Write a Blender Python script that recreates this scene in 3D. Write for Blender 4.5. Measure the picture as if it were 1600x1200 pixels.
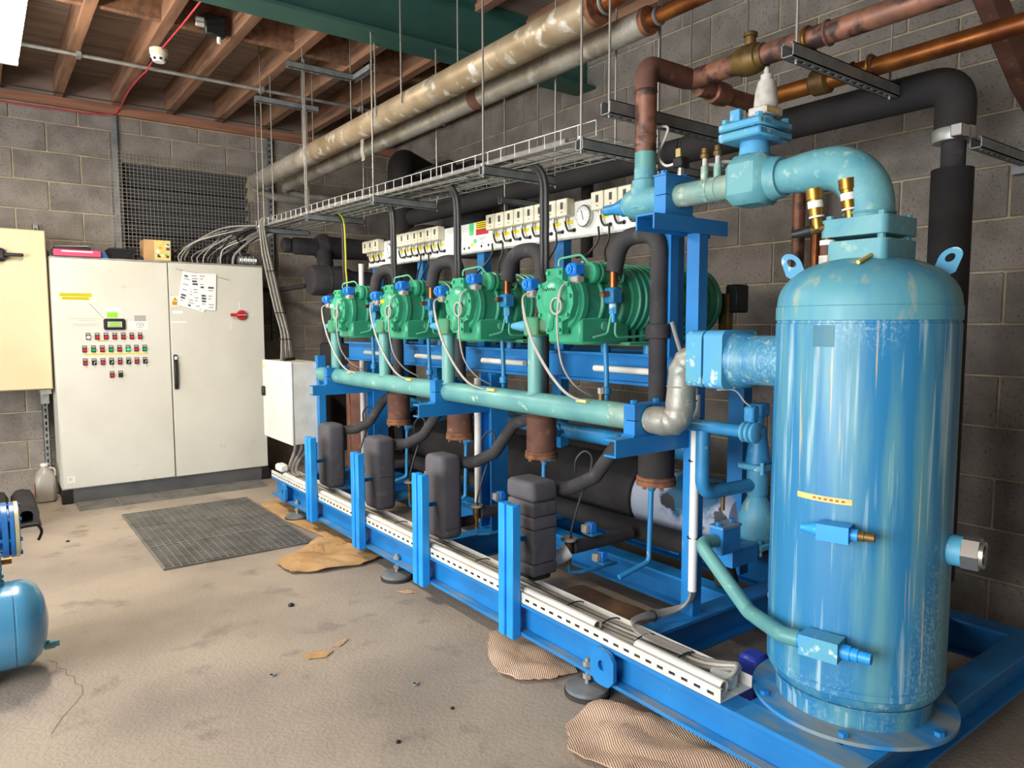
import bpy, math, random
from mathutils import Vector, Matrix
for o in list(bpy.data.objects): bpy.data.objects.remove(o, do_unlink=True)
SC = bpy.context.scene
COL = SC.collection
R = math.radians
RND = random.Random(11)

# ---------------------------------------------------------------- camera
cam_d = bpy.data.cameras.new('camera'); cam = bpy.data.objects.new('camera', cam_d); COL.objects.link(cam)
cam_d.sensor_width = 36.0; cam_d.lens = 1122.0 / 1600.0 * 36.0; cam_d.clip_start = .05
TH, PT, RO = R(36.6), R(4.7), R(-0.1)
fw = Vector((math.sin(TH)*math.cos(PT), math.cos(TH)*math.cos(PT), -math.sin(PT)))
rt = Vector((math.cos(TH), -math.sin(TH), 0)); up = rt.cross(fw)
rt = rt*math.cos(RO) + up*math.sin(RO); up = rt.cross(fw)
cam.matrix_world = Matrix(((rt.x, up.x, -fw.x, 0), (rt.y, up.y, -fw.y, 0), (rt.z, up.z, -fw.z, 1.35), (0, 0, 0, 1)))
SC.camera = cam
SC.view_settings.view_transform = 'Standard'; SC.view_settings.look = 'None'
SC.view_settings.gamma = 1; SC.view_settings.use_curve_mapping = False
SC.view_settings.exposure = 0.62

# ---------------------------------------------------------------- daylight: an overcast sky seen through the open side of the room
W = bpy.data.worlds.new('world'); SC.world = W; W.use_nodes = True
bg = W.node_tree.nodes['Background']; bg.inputs[0].default_value = (.86, .93, 1, 1); bg.inputs[1].default_value = 0.30
def area(name, loc, target, sx, sy, power, col):
    d = bpy.data.lights.new(name, 'AREA'); d.shape = 'RECTANGLE'; d.size = sx; d.size_y = sy; d.energy = power; d.color = col
    o = bpy.data.objects.new(name, d); COL.objects.link(o); o.location = loc
    o.rotation_euler = (Vector(target) - Vector(loc)).to_track_quat('-Z', 'Y').to_euler()
    return o
area('door_daylight', (-3.9, 1.6, 1.55), (1.5, 2.3, 1.15), 4.6, 2.7, 330, (.92, .96, 1))
area('ceiling_light', (.22, 4.53, 2.88), (.22, 4.53, 0), .16, 1.4, 40, (1, .92, .8))
area('ceiling_light', (-1.3, .6, 2.95), (-1.3, .6, 0), .2, 1.4, 22, (1, .93, .84))

# ---------------------------------------------------------------- materials
def lin(h):
    if isinstance(h, str):
        h = h.lstrip('#'); c = [int(h[i:i+2], 16)/255 for i in (0, 2, 4)]
    else: c = h
    return tuple(((v/12.92) if v <= .04045 else ((v+.055)/1.055)**2.4) for v in c) + (1,)
M = {}
def mat(name, col, rough=.5, metal=0.0, col2=None, scale=6, lo=.4, hi=.65, stretch=(1, 1, 1), col3=None, scale3=30, lo3=.62, hi3=.7,
        stretch3=None, bump=0, bscale=60, rand=0, emit=None, trans=0, alpha=1, coat=0, wave=None, rrough=0, spec=.5, col4=None, scale4=20, lo4=.6, hi4=.7, stretch4=(1, 1, 1), speck=None):
    m = bpy.data.materials.new(name); m.use_nodes = True; nt = m.node_tree; N = nt.nodes; L = nt.links
    b = N['Principled BSDF']; b.inputs['Roughness'].default_value = rough; b.inputs['Metallic'].default_value = metal
    b.inputs['Base Color'].default_value = lin(col); b.inputs['Coat Weight'].default_value = coat
    b.inputs['Specular IOR Level'].default_value = spec
    if trans: b.inputs['Transmission Weight'].default_value = trans
    if alpha < 1: b.inputs['Alpha'].default_value = alpha
    if emit: b.inputs['Emission Color'].default_value = lin(emit[0]); b.inputs['Emission Strength'].default_value = emit[1]
    tc = N.new('ShaderNodeTexCoord'); oi = N.new('ShaderNodeObjectInfo')
    off = N.new('ShaderNodeVectorMath'); off.operation = 'MULTIPLY_ADD'
    L.new(oi.outputs['Random'], off.inputs[0]); off.inputs[1].default_value = (7, 11, 13); L.new(tc.outputs['Object'], off.inputs[2])
    def noise(sc, st, detail=6):
        mp = N.new('ShaderNodeMapping'); mp.inputs['Scale'].default_value = st; L.new(off.outputs[0], mp.inputs[0])
        n = N.new('ShaderNodeTexNoise'); n.inputs['Scale'].default_value = sc; n.inputs['Detail'].default_value = detail
        L.new(mp.outputs[0], n.inputs['Vector']); return n
    def ramp(src, a, c):
        r = N.new('ShaderNodeMapRange'); r.inputs[1].default_value = a; r.inputs[2].default_value = c; r.clamp = True
        L.new(src, r.inputs[0]); return r.outputs[0]
    cur = None
    def mix(fac, c_a, c_b, mode='MIX'):
        x = N.new('ShaderNodeMix'); x.data_type = 'RGBA'; x.blend_type = mode
        if hasattr(fac, 'links'): L.new(fac, x.inputs[0])
        else: x.inputs[0].default_value = fac
        for v, i in ((c_a, 6), (c_b, 7)):
            if hasattr(v, 'links'): L.new(v, x.inputs[i])
            else: x.inputs[i].default_value = v
        return x.outputs[2]
    if col2:
        n = noise(scale, stretch); cur = mix(ramp(n.outputs['Fac'], lo, hi), lin(col), lin(col2))
    if col3:
        n = noise(scale3, stretch3 or stretch); cur = mix(ramp(n.outputs['Fac'], lo3, hi3), cur if cur else lin(col), lin(col3))
    if col4:
        n = noise(scale4, stretch4); cur = mix(ramp(n.outputs['Fac'], lo4, hi4), cur if cur else lin(col), lin(col4))
    if speck:
        a_ = ramp(noise(speck[1], (1, 1, .7), 2).outputs['Fac'], .5, .74); b_ = ramp(noise(speck[2], (1, 1, .8), 2).outputs['Fac'], .5, .66)
        mm = N.new('ShaderNodeMath'); mm.operation = 'MULTIPLY'; L.new(a_, mm.inputs[0]); L.new(b_, mm.inputs[1]); cur = mix(mm.outputs[0], cur, lin(speck[0]))
    if rand:
        r = N.new('ShaderNodeMapRange'); r.inputs[3].default_value = 1-rand; r.inputs[4].default_value = 1+rand
        L.new(oi.outputs['Random'], r.inputs[0])
        h = N.new('ShaderNodeHueSaturation'); L.new(r.outputs[0], h.inputs['Value'])
        if cur: L.new(cur, h.inputs['Color'])
        else: h.inputs['Color'].default_value = lin(col)
        cur = h.outputs[0]
    if cur: L.new(cur, b.inputs['Base Color'])
    if rrough:
        n = noise(scale*1.7, stretch); r = N.new('ShaderNodeMapRange'); r.inputs[1].default_value = .3; r.inputs[2].default_value = .7
        r.inputs[3].default_value = max(0, rough-rrough); r.inputs[4].default_value = min(1, rough+rrough)
        L.new(n.outputs['Fac'], r.inputs[0]); L.new(r.outputs[0], b.inputs['Roughness'])
    if bump or wave:
        bp = N.new('ShaderNodeBump'); bp.inputs['Strength'].default_value = 1; bp.inputs['Distance'].default_value = bump or wave[1]
        if wave:
            mp = N.new('ShaderNodeMapping'); mp.inputs['Rotation'].default_value = (0, 0, R(wave[2])); L.new(tc.outputs['Object'], mp.inputs[0])
            w = N.new('ShaderNodeTexWave'); w.inputs['Scale'].default_value = wave[0]; w.inputs['Distortion'].default_value = 1.2
            L.new(mp.outputs[0], w.inputs['Vector']); L.new(w.outputs['Fac'], bp.inputs['Height'])
        else:
            n = noise(bscale, (1, 1, 1), 4); L.new(n.outputs['Fac'], bp.inputs['Height'])
        L.new(bp.outputs[0], b.inputs['Normal'])
    M[name] = m; return m
mat('block', '#8d847a', .94, col2='#746c63', scale=5, col3='#5c554e', scale3=90, lo3=.56, hi3=.72, bump=.004, bscale=110, rand=.09)
mat('mortar', '#b3a488', .95, col2='#9a8b72', scale=9, bump=.004, bscale=60)
mat('floor', '#aa9c8b', .82, col2='#8f8377', scale=1.6, lo=.38, hi=.68, col3='#6d655e', scale3=5.5, lo3=.58, hi3=.8, bump=.0025, bscale=75, rrough=.12)
mat('joist', '#8c664c', .88, col2='#6b4c39', scale=4, stretch=(6, .5, 6), col3='#a67c58', scale3=9, lo3=.6, hi3=.75, rand=.1)
mat('deck', '#8d796c', .9, col2='#756459', scale=3, stretch=(.6, 5, 5), rand=.08)
mat('plate_wood', '#96674f', .88, col2='#7b523f', scale=4, stretch=(.5, 6, 6))
mat('green_beam', '#39655a', .55, col2='#315a50', scale=3, bump=.0006)
mat('blue', '#1f7fc2', .42, col2='#1a6dab', scale=4, lo=.35, hi=.7, col3='#6f9db3', scale3=14, lo3=.7, hi3=.82, rrough=.1)
mat('blue_post', '#269ced', .4, col2='#1f8edb', scale=6)
mat('blue_worn', '#2f85bd', .55, col2='#7e8d92', scale=5, lo=.42, hi=.62, stretch=(3, 1, 3), col3='#8a8378', scale3=9, lo3=.62, hi3=.72)
mat('blue_pipe', '#2f86bb', .42, col2='#2b749f', scale=8, col3='#8fb9c4', scale3=25, lo3=.66, hi3=.76)
mat('teal', '#6ba39b', .45, col2='#548f90', scale=5, col3='#b7c9b4', scale3=18, lo3=.66, hi3=.74, rrough=.1)
mat('teal_valve', '#67a0a5', .52, col2='#5495a2', scale=10, col3='#97b9ad', scale3=26, lo3=.6, hi3=.72, bump=.0015, bscale=60)
mat('lightblue', '#4c9bc8', .5, col2='#559fb6', scale=9, col3='#c6dde2', scale3=30, lo3=.6, hi3=.7)
mat('tank', '#2a7aa8', .42, col2='#5b96a3', scale=5.5, lo=.42, hi=.66, stretch=(3.2, 3.2, .28), col3='#a9c6cc', scale3=9, lo3=.57, hi3=.72, stretch3=(5, 5, .2), rrough=.12, col4='#b9ad92', scale4=11, lo4=.66, hi4=.71, stretch4=(5.5, 5.5, .12), speck=('#a9c7d4', 2.2, 120))
mat('tank_head', '#5b9aa6', .5, col2='#3d88b0', scale=6, lo=.45, hi=.75, stretch=(2, 2, .5), col3='#a3a98c', scale3=11, lo3=.58, hi3=.72, stretch3=(2, 2, .6), rrough=.1)
mat('green', '#3ea37b', .35, col2='#33926c', scale=5, lo=.35, hi=.7, col3='#5c8a68', scale3=14, lo3=.64, hi3=.8, rrough=.08)
mat('green_dull', '#3c8f6a', .5, col2='#5b7a5b', scale=6, lo=.45, hi=.7)
mat('green_pipe', '#5fb08c', .4)
mat('coil_blue', '#1f7fe0', .4)
mat('foam', '#3a3637', .85, col2='#2f2c2d', scale=7, col3='#4c4847', scale3=24, lo3=.6, hi3=.75, bump=.001, bscale=40)
mat('foam_dark', '#221f1f', .85, col2='#2c2725', scale=5, bump=.001, bscale=40)
mat('foam_grey', '#5a565b', .82, col2='#4c494d', scale=5, col3='#6a6566', scale3=15, lo3=.6, hi3=.75, bump=.0012, bscale=30)
mat('rust', '#6b4636', .8, col2='#57382c', scale=9, col3='#8a5d42', scale3=25, lo3=.6, hi3=.7)
mat('rust_edge', '#8a5a3c', .85, col2='#5b3a28', scale=20)
mat('copper', '#a96a34', .38, .75, col2='#7a4324', scale=7, lo=.4, hi=.62, rrough=.12)
mat('copper_tarnish', '#7b5647', .5, .35, col2='#9c6a52', scale=9, col3='#453430', scale3=14, lo3=.5, hi3=.62)
mat('brass', '#b4883d', .35, .8, col2='#8e6728', scale=15)
mat('bronze', '#7c6235', .5, .6, col2='#58452a', scale=15)
mat('galv', '#8d8f8d', .5, .3, col2='#76797a', scale=12, rrough=.1)
mat('galv_light', '#b9b9b2', .45, .55, col2='#9b9c99', scale=14)
mat('steel_rod', '#98938a', .45, .6)
mat('foil', '#bdb6a8', .32, .5, col2='#a0937e', scale=4, col3='#cfc8b8', scale3=12, lo3=.55, hi3=.7, bump=.004, bscale=28, rrough=.12)
mat('foil_tan', '#ab987c', .45, .35, col2='#958062', scale=6, col3='#d3cbbd', scale3=13, lo3=.57, hi3=.66, bump=.002, bscale=20)
mat('wrap', '#a39c90', .45, .35, col2='#7f8a82', scale=7, col3='#c7beae', scale3=16, lo3=.58, hi3=.7, bump=.003, bscale=26)
mat('wrap_teal', '#8fa595', .5, .15, col2='#6e9a92', scale=8, col3='#c3ccb9', scale3=22, lo3=.6, hi3=.7, bump=.002, bscale=36)
mat('cab', '#d3cfc2', .45, col2='#cbc6b7', scale=2.2, col3='#b9b2a2', scale3=8, lo3=.68, hi3=.82)
mat('cab_beige', '#d3c5a0', .5, col2='#ccbd93', scale=2.5)
mat('cab_grey', '#5a5958', .6, col2='#4e4d4d', scale=5)
mat('panel_white', '#e6e4da', .4, col2='#dcd9cd', scale=4)
mat('white', '#e4e2da', .5)
mat('white_conduit', '#dedad0', .45, col2='#cfcabd', scale=9)
mat('ivory', '#dcd3b8', .5)
mat('black', '#1b1b1c', .5)
mat('cable_black', '#2a2727', .5)
mat('cable_grey', '#8e8880', .55)
mat('cable_light', '#b5aea2', .5)
mat('red', '#b3272b', .45)
mat('red_cable', '#c43a45', .5)
mat('green_lamp', '#1e9a52', .35)
mat('green_bright', '#30d070', .35, emit=('#30d070', .7))
mat('lcd', '#7fae4c', .35, emit=('#8fbf58', .25))
mat('yellow', '#e8cf1f', .55)
mat('yellow_pale', '#e3c983', .6, col2='#d9b968', scale=20)
mat('orange_label', '#e8a41c', .55)
mat('lime', '#8ccf2c', .5)
mat('sign_green', '#55c67a', .5)
mat('sign_red', '#b32033', .5)
mat('ink', '#4a4744', .7)
mat('ink_red', '#b8603a', .7)
mat('paper', '#ece9e6', .8)
mat('plastic_grey', '#a39e97', .5)
mat('silver_grey', '#a89f96', .5)
mat('cardboard', '#c19a6a', .9, col2='#ab8455', scale=5, col3='#8a6a48', scale3=11, lo3=.6, hi3=.75, bump=.002, bscale=30)
mat('cardboard_pink', '#d2b194', .9, col2='#c09d80', scale=4, col3='#8d7566', scale3=7, lo3=.58, hi3=.74, wave=(42, .0016, 28))
mat('cardboard_oily', '#8a6a4a', .7, col2='#5c422c', scale=4, lo=.4, hi=.6)
mat('rubber', '#77736c', .85, col2='#625f59', scale=7, col3='#7d7972', scale3=18, lo3=.6, hi3=.7)
mat('mat_black', '#2f2d2d', .8, col2='#393635', scale=9)
mat('jug', '#d6cec0', .35, trans=.55)
mat('jug_liquid', '#a59a83', .3, trans=.2)
mat('pink_binder', '#d4476a', .5)
mat('cobalt', '#2b6fb0', .35, col2='#245f9b', scale=5)
mat('skyblue_vessel', '#4f93b8', .22, coat=.5, col2='#4788ad', scale=3)
mat('gold_band', '#c9bd93', .4, .3)
mat('lamp_glow', '#ffffff', .5, emit=('#fff3e0', 52))
mat('louvre', '#4a4a4b', .7)
mat('void', '#161616', .95)
mat('wire', '#a39e95', .5, .5)
mat('gauge_face', '#efeee8', .4)
mat('chrome', '#c3c0ba', .25, .9)
mat('glass_dark', '#2b211c', .15)
mat('gum', '#c6c0b6', .7, .1, col2='#aba59b', scale=30)
mat('blue_drum', '#2a3fa6', .4)
mat('tape_white', '#d9d8d2', .6, col2='#b7b9bb', scale=10)
mat('scraped', '#a3a9b8', .6, col2='#1c5674', scale=3.2, lo=.47, hi=.53, col3='#26262a', scale3=7, lo3=.6, hi3=.62)
mat('earth_yellow', '#c3bd2c', .5)

mat('stain', '#3f7a7d', .5, col2='#39728c', scale=12)
mat('crack', '#6b6056', .95)
ORD = ['first', 'second', 'third', 'fourth', 'fifth', 'sixth', 'seventh', 'eighth', 'ninth', 'tenth', 'eleventh', 'twelfth', 'thirteenth', 'fourteenth', 'fifteenth', 'sixteenth']
# ---------------------------------------------------------------- mesh builder
class MB:
    def __init__(s): s.v = []; s.f = []
    def add(s, vs, fs):
        n = len(s.v); s.v += [tuple(v) for v in vs]; s.f += [tuple(i+n for i in f) for f in fs]; return s
    def box(s, x0, x1, y0, y1, z0, z1, b=0):
        if b <= 0:
            vs = [(x, y, z) for z in (z0, z1) for y in (y0, y1) for x in (x0, x1)]
            return s.add(vs, [(0, 2, 3, 1), (4, 5, 7, 6), (0, 1, 5, 4), (2, 6, 7, 3), (0, 4, 6, 2), (1, 3, 7, 5)])
        lo = (x0, y0, z0); hi = (x1, y1, z1); vs = []; idx = {}
        b = min(b, *(abs(hi[i]-lo[i])*.49 for i in range(3)))
        for sx in (0, 1):
            for sy in (0, 1):
                for sz in (0, 1):
                    sg = (sx, sy, sz)
                    for a in range(3):
                        p = []
                        for i in range(3):
                            c = hi[i] if sg[i] else lo[i]
                            if i != a: c += -b if sg[i] else b
                            p.append(c)
                        idx[(sg, a)] = len(vs); vs.append(p)
        fs = []
        for a in range(3):
            u, w = [i for i in range(3) if i != a]
            for sd in (0, 1):
                q = []
                for cu, cw in ((0, 0), (1, 0), (1, 1), (0, 1)):
                    sg = [0, 0, 0]; sg[a] = sd; sg[u] = cu; sg[w] = cw; q.append(idx[(tuple(sg), a)])
                fs.append(tuple(q))
        for a in range(3):
            u, w = [i for i in range(3) if i != a]
            for cu in (0, 1):
                for cw in (0, 1):
                    q = []
                    for sd, ax in ((0, u), (1, u), (1, w), (0, w)):
                        sg = [0, 0, 0]; sg[a] = sd; sg[u] = cu; sg[w] = cw; q.append(idx[(tuple(sg), ax)])
                    fs.append(tuple(q))
        for sx in (0, 1):
            for sy in (0, 1):
                for sz in (0, 1):
                    fs.append(tuple(idx[((sx, sy, sz), a)] for a in range(3)))
        s.add(vs, fs); s.fix = True; return s
    def cbox(s, c, d, b=0): return s.box(c[0]-d[0]/2, c[0]+d[0]/2, c[1]-d[1]/2, c[1]+d[1]/2, c[2]-d[2]/2, c[2]+d[2]/2, b)
    def tube(s, pts, r, n=10, cap=True, closed=False):
        P = [Vector(p) for p in pts]; k = len(P); rs = r if isinstance(r, (list, tuple)) else [r]*k
        rings = []; prev = None
        for i in range(k):
            if closed: t = P[(i+1) % k]-P[i-1]
            elif i == 0: t = P[1]-P[0]
            elif i == k-1: t = P[-1]-P[-2]
            else: t = (P[i+1]-P[i]).normalized() + (P[i]-P[i-1]).normalized()
            if t.length < 1e-9: t = P[min(i+1, k-1)]-P[max(i-1, 0)]
            t.normalize()
            if prev is None:
                a = Vector((0, 0, 1)) if abs(t.z) < .9 else Vector((1, 0, 0)); u = t.cross(a).normalized()
            else:
                u = prev - t*prev.dot(t)
                u = u.normalized() if u.length > 1e-6 else t.orthogonal().normalized()
            prev = u; w = t.cross(u)
            rings.append([P[i] + (u*math.cos(q) + w*math.sin(q))*rs[i] for q in (2*math.pi*j/n for j in range(n))])
        vs = [v for rg in rings for v in rg]; fs = []
        for i in range(k if closed else k-1):
            a = i*n; c = ((i+1) % k)*n
            for j in range(n): fs.append((a+j, a+(j+1) % n, c+(j+1) % n, c+j))
        if cap and not closed: fs.append(tuple(range(n-1, -1, -1))); fs.append(tuple((k-1)*n+j for j in range(n)))
        return s.add(vs, fs)
    def cyl(s, p0, p1, r0, r1=None, n=16): return s.tube([p0, p1], [r0, r0 if r1 is None else r1], n)
    def lathe(s, prof, o=(0, 0, 0), ax='z', n=32, cap=True):
        # prof: (radius, along axis)
        vs = []
        for r, h in prof:
            for j in range(n):
                q = 2*math.pi*j/n; a, c = r*math.cos(q), r*math.sin(q)
                p = {'z': (a, c, h), 'x': (h, a, c), 'y': (c, h, a)}[ax]
                vs.append((p[0]+o[0], p[1]+o[1], p[2]+o[2]))
        fs = []
        for i in range(len(prof)-1):
            for j in range(n): fs.append((i*n+j, i*n+(j+1) % n, (i+1)*n+(j+1) % n, (i+1)*n+j))
        if cap: fs.append(tuple(range(n-1, -1, -1))); fs.append(tuple((len(prof)-1)*n+j for j in range(n)))
        return s.add(vs, fs)
    def hexa(s, p0, p1, r): return s.tube([p0, p1], r, 6)
    def prism(s, poly, a0, a1, ax='z'):
        n = len(poly); f = {'z': lambda u, w, h: (u, w, h), 'x': lambda u, w, h: (h, u, w), 'y': lambda u, w, h: (w, h, u)}[ax]
        vs = [f(u, w, a0) for u, w in poly] + [f(u, w, a1) for u, w in poly]
        fs = [tuple(range(n-1, -1, -1)), tuple(range(n, 2*n))] + [(i, (i+1) % n, n+(i+1) % n, n+i) for i in range(n)]
        return s.add(vs, fs)
    def torus(s, c, Rr, r, ax='z', n=20, m=8, a0=0, a1=2*math.pi):
        full = abs(a1-a0-2*math.pi) < 1e-6; pts = []
        for i in range(n if full else n+1):
            q = a0+(a1-a0)*i/n; a, b = Rr*math.cos(q), Rr*math.sin(q)
            p = {'z': (a, b, 0), 'x': (0, a, b), 'y': (b, 0, a)}[ax]; pts.append((c[0]+p[0], c[1]+p[1], c[2]+p[2]))
        return s.tube(pts, r, m, closed=full)
    def build(s, name, m, parent=None, ang=38, kind=None):
        o_ = origin(parent)
        me = bpy.data.meshes.new(name)
        me.from_pydata([(v[0]-o_[0], v[1]-o_[1], v[2]-o_[2]) for v in s.v], [], s.f); me.validate()
        import bmesh
        bm = bmesh.new(); bm.from_mesh(me); bmesh.ops.recalc_face_normals(bm, faces=bm.faces); bm.to_mesh(me); bm.free()
        me.polygons.foreach_set('use_smooth', [True]*len(me.polygons)); me.set_sharp_from_angle(angle=R(ang))
        me.materials.append(M[m]); me.update()
        o = bpy.data.objects.new(name, me); COL.objects.link(o)
        if parent: o.parent = parent
        if kind: o['kind'] = kind
        return o
def origin(p):
    v = Vector((0, 0, 0))
    while p: v = v + p.location; p = p.parent
    return v
def tag(o, label, cat, group=None):
    o['label'] = label; o['category'] = cat
    if group: o['group'] = group
    return o
def thing(name, label, cat, loc=(0, 0, 0), group=None):
    o = bpy.data.objects.new(name, None); COL.objects.link(o); o.location = loc; o.empty_display_size = .1
    return tag(o, label, cat, group)
def struct(name, mb, m, **k):
    o = mb.build(name, m, **k); o['kind'] = 'structure'; return o
def copy_tree(o, parent=None, d=(0, 0, 0)):
    c = o.copy(); COL.objects.link(c)
    if parent: c.parent = parent
    else: c.location = Vector(o.location)+Vector(d)
    for ch in KIDS.get(o.name, list(o.children)): copy_tree(ch, c)
    return c
KIDS = {}
def fillet(pts, r, n=6):
    P = [Vector(p) for p in pts]; out = [P[0]]
    for i in range(1, len(P)-1):
        a, b, c = P[i-1], P[i], P[i+1]; u = (a-b); w = (c-b); lu, lw = u.length, w.length; u.normalize(); w.normalize()
        ang = u.angle(w)
        rr = r[i-1] if isinstance(r, (list, tuple)) else r
        t = min(rr/max(math.tan(ang/2), 1e-4), lu*.49, lw*.49); p0 = b+u*t; p1 = b+w*t
        for k in range(n+1):
            q = k/n; out.append(p0*(1-q)**2 + b*2*q*(1-q) + p1*q*q)
    out.append(P[-1]); return out
def spline(pts, n=8):
    P = [Vector(p) for p in pts]; out = []
    for i in range(len(P)-1):
        p0 = P[max(i-1, 0)]; p1 = P[i]; p2 = P[i+1]; p3 = P[min(i+2, len(P)-1)]
        for k in range(n):
            t = k/n; out.append(.5*((2*p1)+(p2-p0)*t+(2*p0-5*p1+4*p2-p3)*t*t+(3*p1-p0-3*p2+p3)*t**3))
    out.append(P[-1]); return out
def bolt(mb, p, ax, r=.009, h=.008):
    d = {'x': (h, 0, 0), 'y': (0, h, 0), 'z': (0, 0, h), '-x': (-h, 0, 0), '-y': (0, -h, 0)}[ax]
    return mb.hexa(p, (p[0]+d[0], p[1]+d[1], p[2]+d[2]), r)
# ================================================================ THE ROOM
WX, WY = 3.54, 6.75
fl = struct('floor', MB().box(-4.2, WX+.2, -4.2, WY+.2, -.12, 0), 'floor')
def ribbon(pts, w, z):
    mb = MB(); P = [Vector((a, b, 0)) for a, b in pts]
    for i in range(len(P)-1):
        d = (P[i+1]-P[i]).normalized(); s_ = Vector((-d.y, d.x, 0))*w
        mb.add([P[i]-s_+Vector((0, 0, z)), P[i]+s_+Vector((0, 0, z)), P[i+1]+s_+Vector((0, 0, z)), P[i+1]-s_+Vector((0, 0, z))], [(0, 3, 2, 1)])
    return mb
ribbon([(.17, 3.36), (.19, 3.33), (.185, 3.28), (.215, 3.24), (.21, 3.19), (.235, 3.15), (.23, 3.09), (.25, 3.05), (.245, 2.98), (.22, 2.93), (.17, 2.84), (.13, 2.74)], .0016, .0006).build('crack', 'crack', fl)
# block meshes shared by all blocks
def block_mesh(name, l, t, h, alongx):
    mb = MB(); mb.box(0, l if alongx else t, 0, t if alongx else l, 0, h, .004)
    o = mb.build(name, 'block'); me = o.data; bpy.data.objects.remove(o); return me
def put_block(me, parent, loc):
    o = bpy.data.objects.new('block', me); COL.objects.link(o); o.parent = parent; o.location = loc; return o
COURSE = .225
wr = struct('wall_right', MB().box(WX+.007, WX+.2, -4.2, WY+.2, 0, 3.34), 'mortar')
BF = block_mesh('block', .44, .09, .215, False); BH = block_mesh('block_half', .215, .09, .215, False)
BT = block_mesh('block_cut', .44, .09, .18, False)
rest = MB()
for c in range(15):
    z = c*COURSE+.005; off = .10 if c % 2 else .325
    y = -.44-.45+off
    k = 0
    while y < WY-.03:
        l = min(.44, WY-.005-y)
        if l < .05: break
        if c == 14: me = BT
        else: me = BF
        if l < .43:
            put_block(block_mesh('block_end', l, .09, .18 if c == 14 else .215, False), wr, (WX, y, z))
        else: put_block(me, wr, (WX, y, z))
        y += .45
    y = -.44-.45+off-.45
    while y > -4.2:
        rest.box(WX, WX+.09, y, y+.44, z, z+(.18 if c == 14 else .215)); y -= .45
rest.build('blockwork', 'block', wr, kind='stuff')
# back wall with the louvred opening
OX0, OX1, OZ0, OZ1 = 1.02, 2.05, 1.805, 2.695
wbm = MB()
wbm.box(-4.2, OX0, WY+.007, WY+.2, 0, 3.14).box(OX1, WX+.2, WY+.007, WY+.2, 0, 3.14).box(OX0, OX1, WY+.007, WY+.2, 0, OZ0).box(OX0, OX1, WY+.007, WY+.2, OZ1, 3.14)
wb = struct('wall_back', wbm, 'mortar')
CX = {}
def bx_mesh(l, h):
    k = (round(l, 3), h)
    if k not in CX: CX[k] = block_mesh('block_cut', l, .09, h, True)
    return CX[k]
rest = MB()
offs = [.06, .285]
for c in range(14):
    z = c*COURSE+.005; h = .115 if c == 13 else .215
    x = -.9 + (.279 if c == 13 else offs[c % 2])
    while x < WX-.02:
        x1 = min(x+.44, WX-.004)
        segs = [(x, x1)]
        if OZ0-.02 < z < OZ1-.05:
            segs = []
            if x < OX0-.03: segs.append((x, min(x1, OX0)))
            if x1 > OX1+.03: segs.append((max(x, OX1), x1))
        for a, b in segs:
            if b-a > .04: put_block(bx_mesh(b-a, h), wb, (a, WY, z))
        x += .45
    x = -.9 + (.279 if c == 13 else offs[c % 2]) - .45
    while x > -4.2:
        rest.box(x, x+.44, WY, WY+.09, z, z+h); x -= .45
rest.build('blockwork', 'block', wb, kind='stuff')
lv = MB().box(OX0-.02, OX1+.02, WY+.16, WY+.19, OZ0-.02, OZ1+.02)
w1 = struct('window_1', lv, 'void')
for i in range(9):
    z = OZ0+.05+i*.098
    MB().prism([(WY+.05, z+.05), (WY+.06, z+.056), (WY+.14, z-.012), (WY+.13, z-.018)], OX0, OX1, 'x').build('louvre_slat', 'louvre', w1)
wf = struct('wall_front', MB().box(-4.2, WX+.2, -4.4, -4.2, 0, 3.4), 'block')
# timber wall plate + joists + deck
cl = struct('ceiling', MB().box(-4.2, WX+.2, -4.2, WY+.2, 3.345, 3.42), 'deck')
MB().box(-4.2, WX, WY-.035, WY+.16, 3.055, 3.125).build('wall_plate', 'plate_wood', cl)
MB().box(-4.2, WX, WY-.02, WY+.16, 3.125, 3.345).build('end_board', 'deck', cl)
BY0, BY1 = 3.78, 3.98
jx = [-1.78+.396*i for i in range(14)]
for x in jx:
    MB().box(x-.03, x+.03, BY1-.02, WY+.1, 3.125, 3.325).build('joist', 'joist', cl)
    MB().box(x-.03, x+.03, -4.0, BY0+.02, 3.262, 3.325).build('joist', 'joist', cl)
for i, x in enumerate(jx[:-1]):
    MB().box(x+.03, x+.366, 4.74+.02*(i % 2), 4.79+.02*(i % 2), 3.14, 3.32).build('noggin', 'joist', cl)
    MB().box(x+.03, x+.366, 2.3, 2.35, 3.27, 3.32).build('noggin', 'joist', cl)
y = -4.2
while y < WY+.1:
    MB().box(-4.2, WX+.1, y+.004, min(y+.6, WY+.16)-.004, 3.325, 3.345).build('deck_board', 'deck', cl); y += .6
# steel beam
gb = thing('steel_beam', 'dark green painted steel roof beam spanning under the timber joists', 'beam', (0, 3.88, 3.0))
MB().box(-4.2, WX+.1, BY0, BY1, 2.985, 3.003).build('bottom_flange', 'green_beam', gb)
MB().box(-4.2, WX+.1, 3.872, 3.888, 3.003, 3.325).build('web', 'green_beam', gb)
MB().box(-4.2, WX+.1, BY0, BY1, 3.307, 3.325).build('top_flange', 'green_beam', gb)
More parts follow.
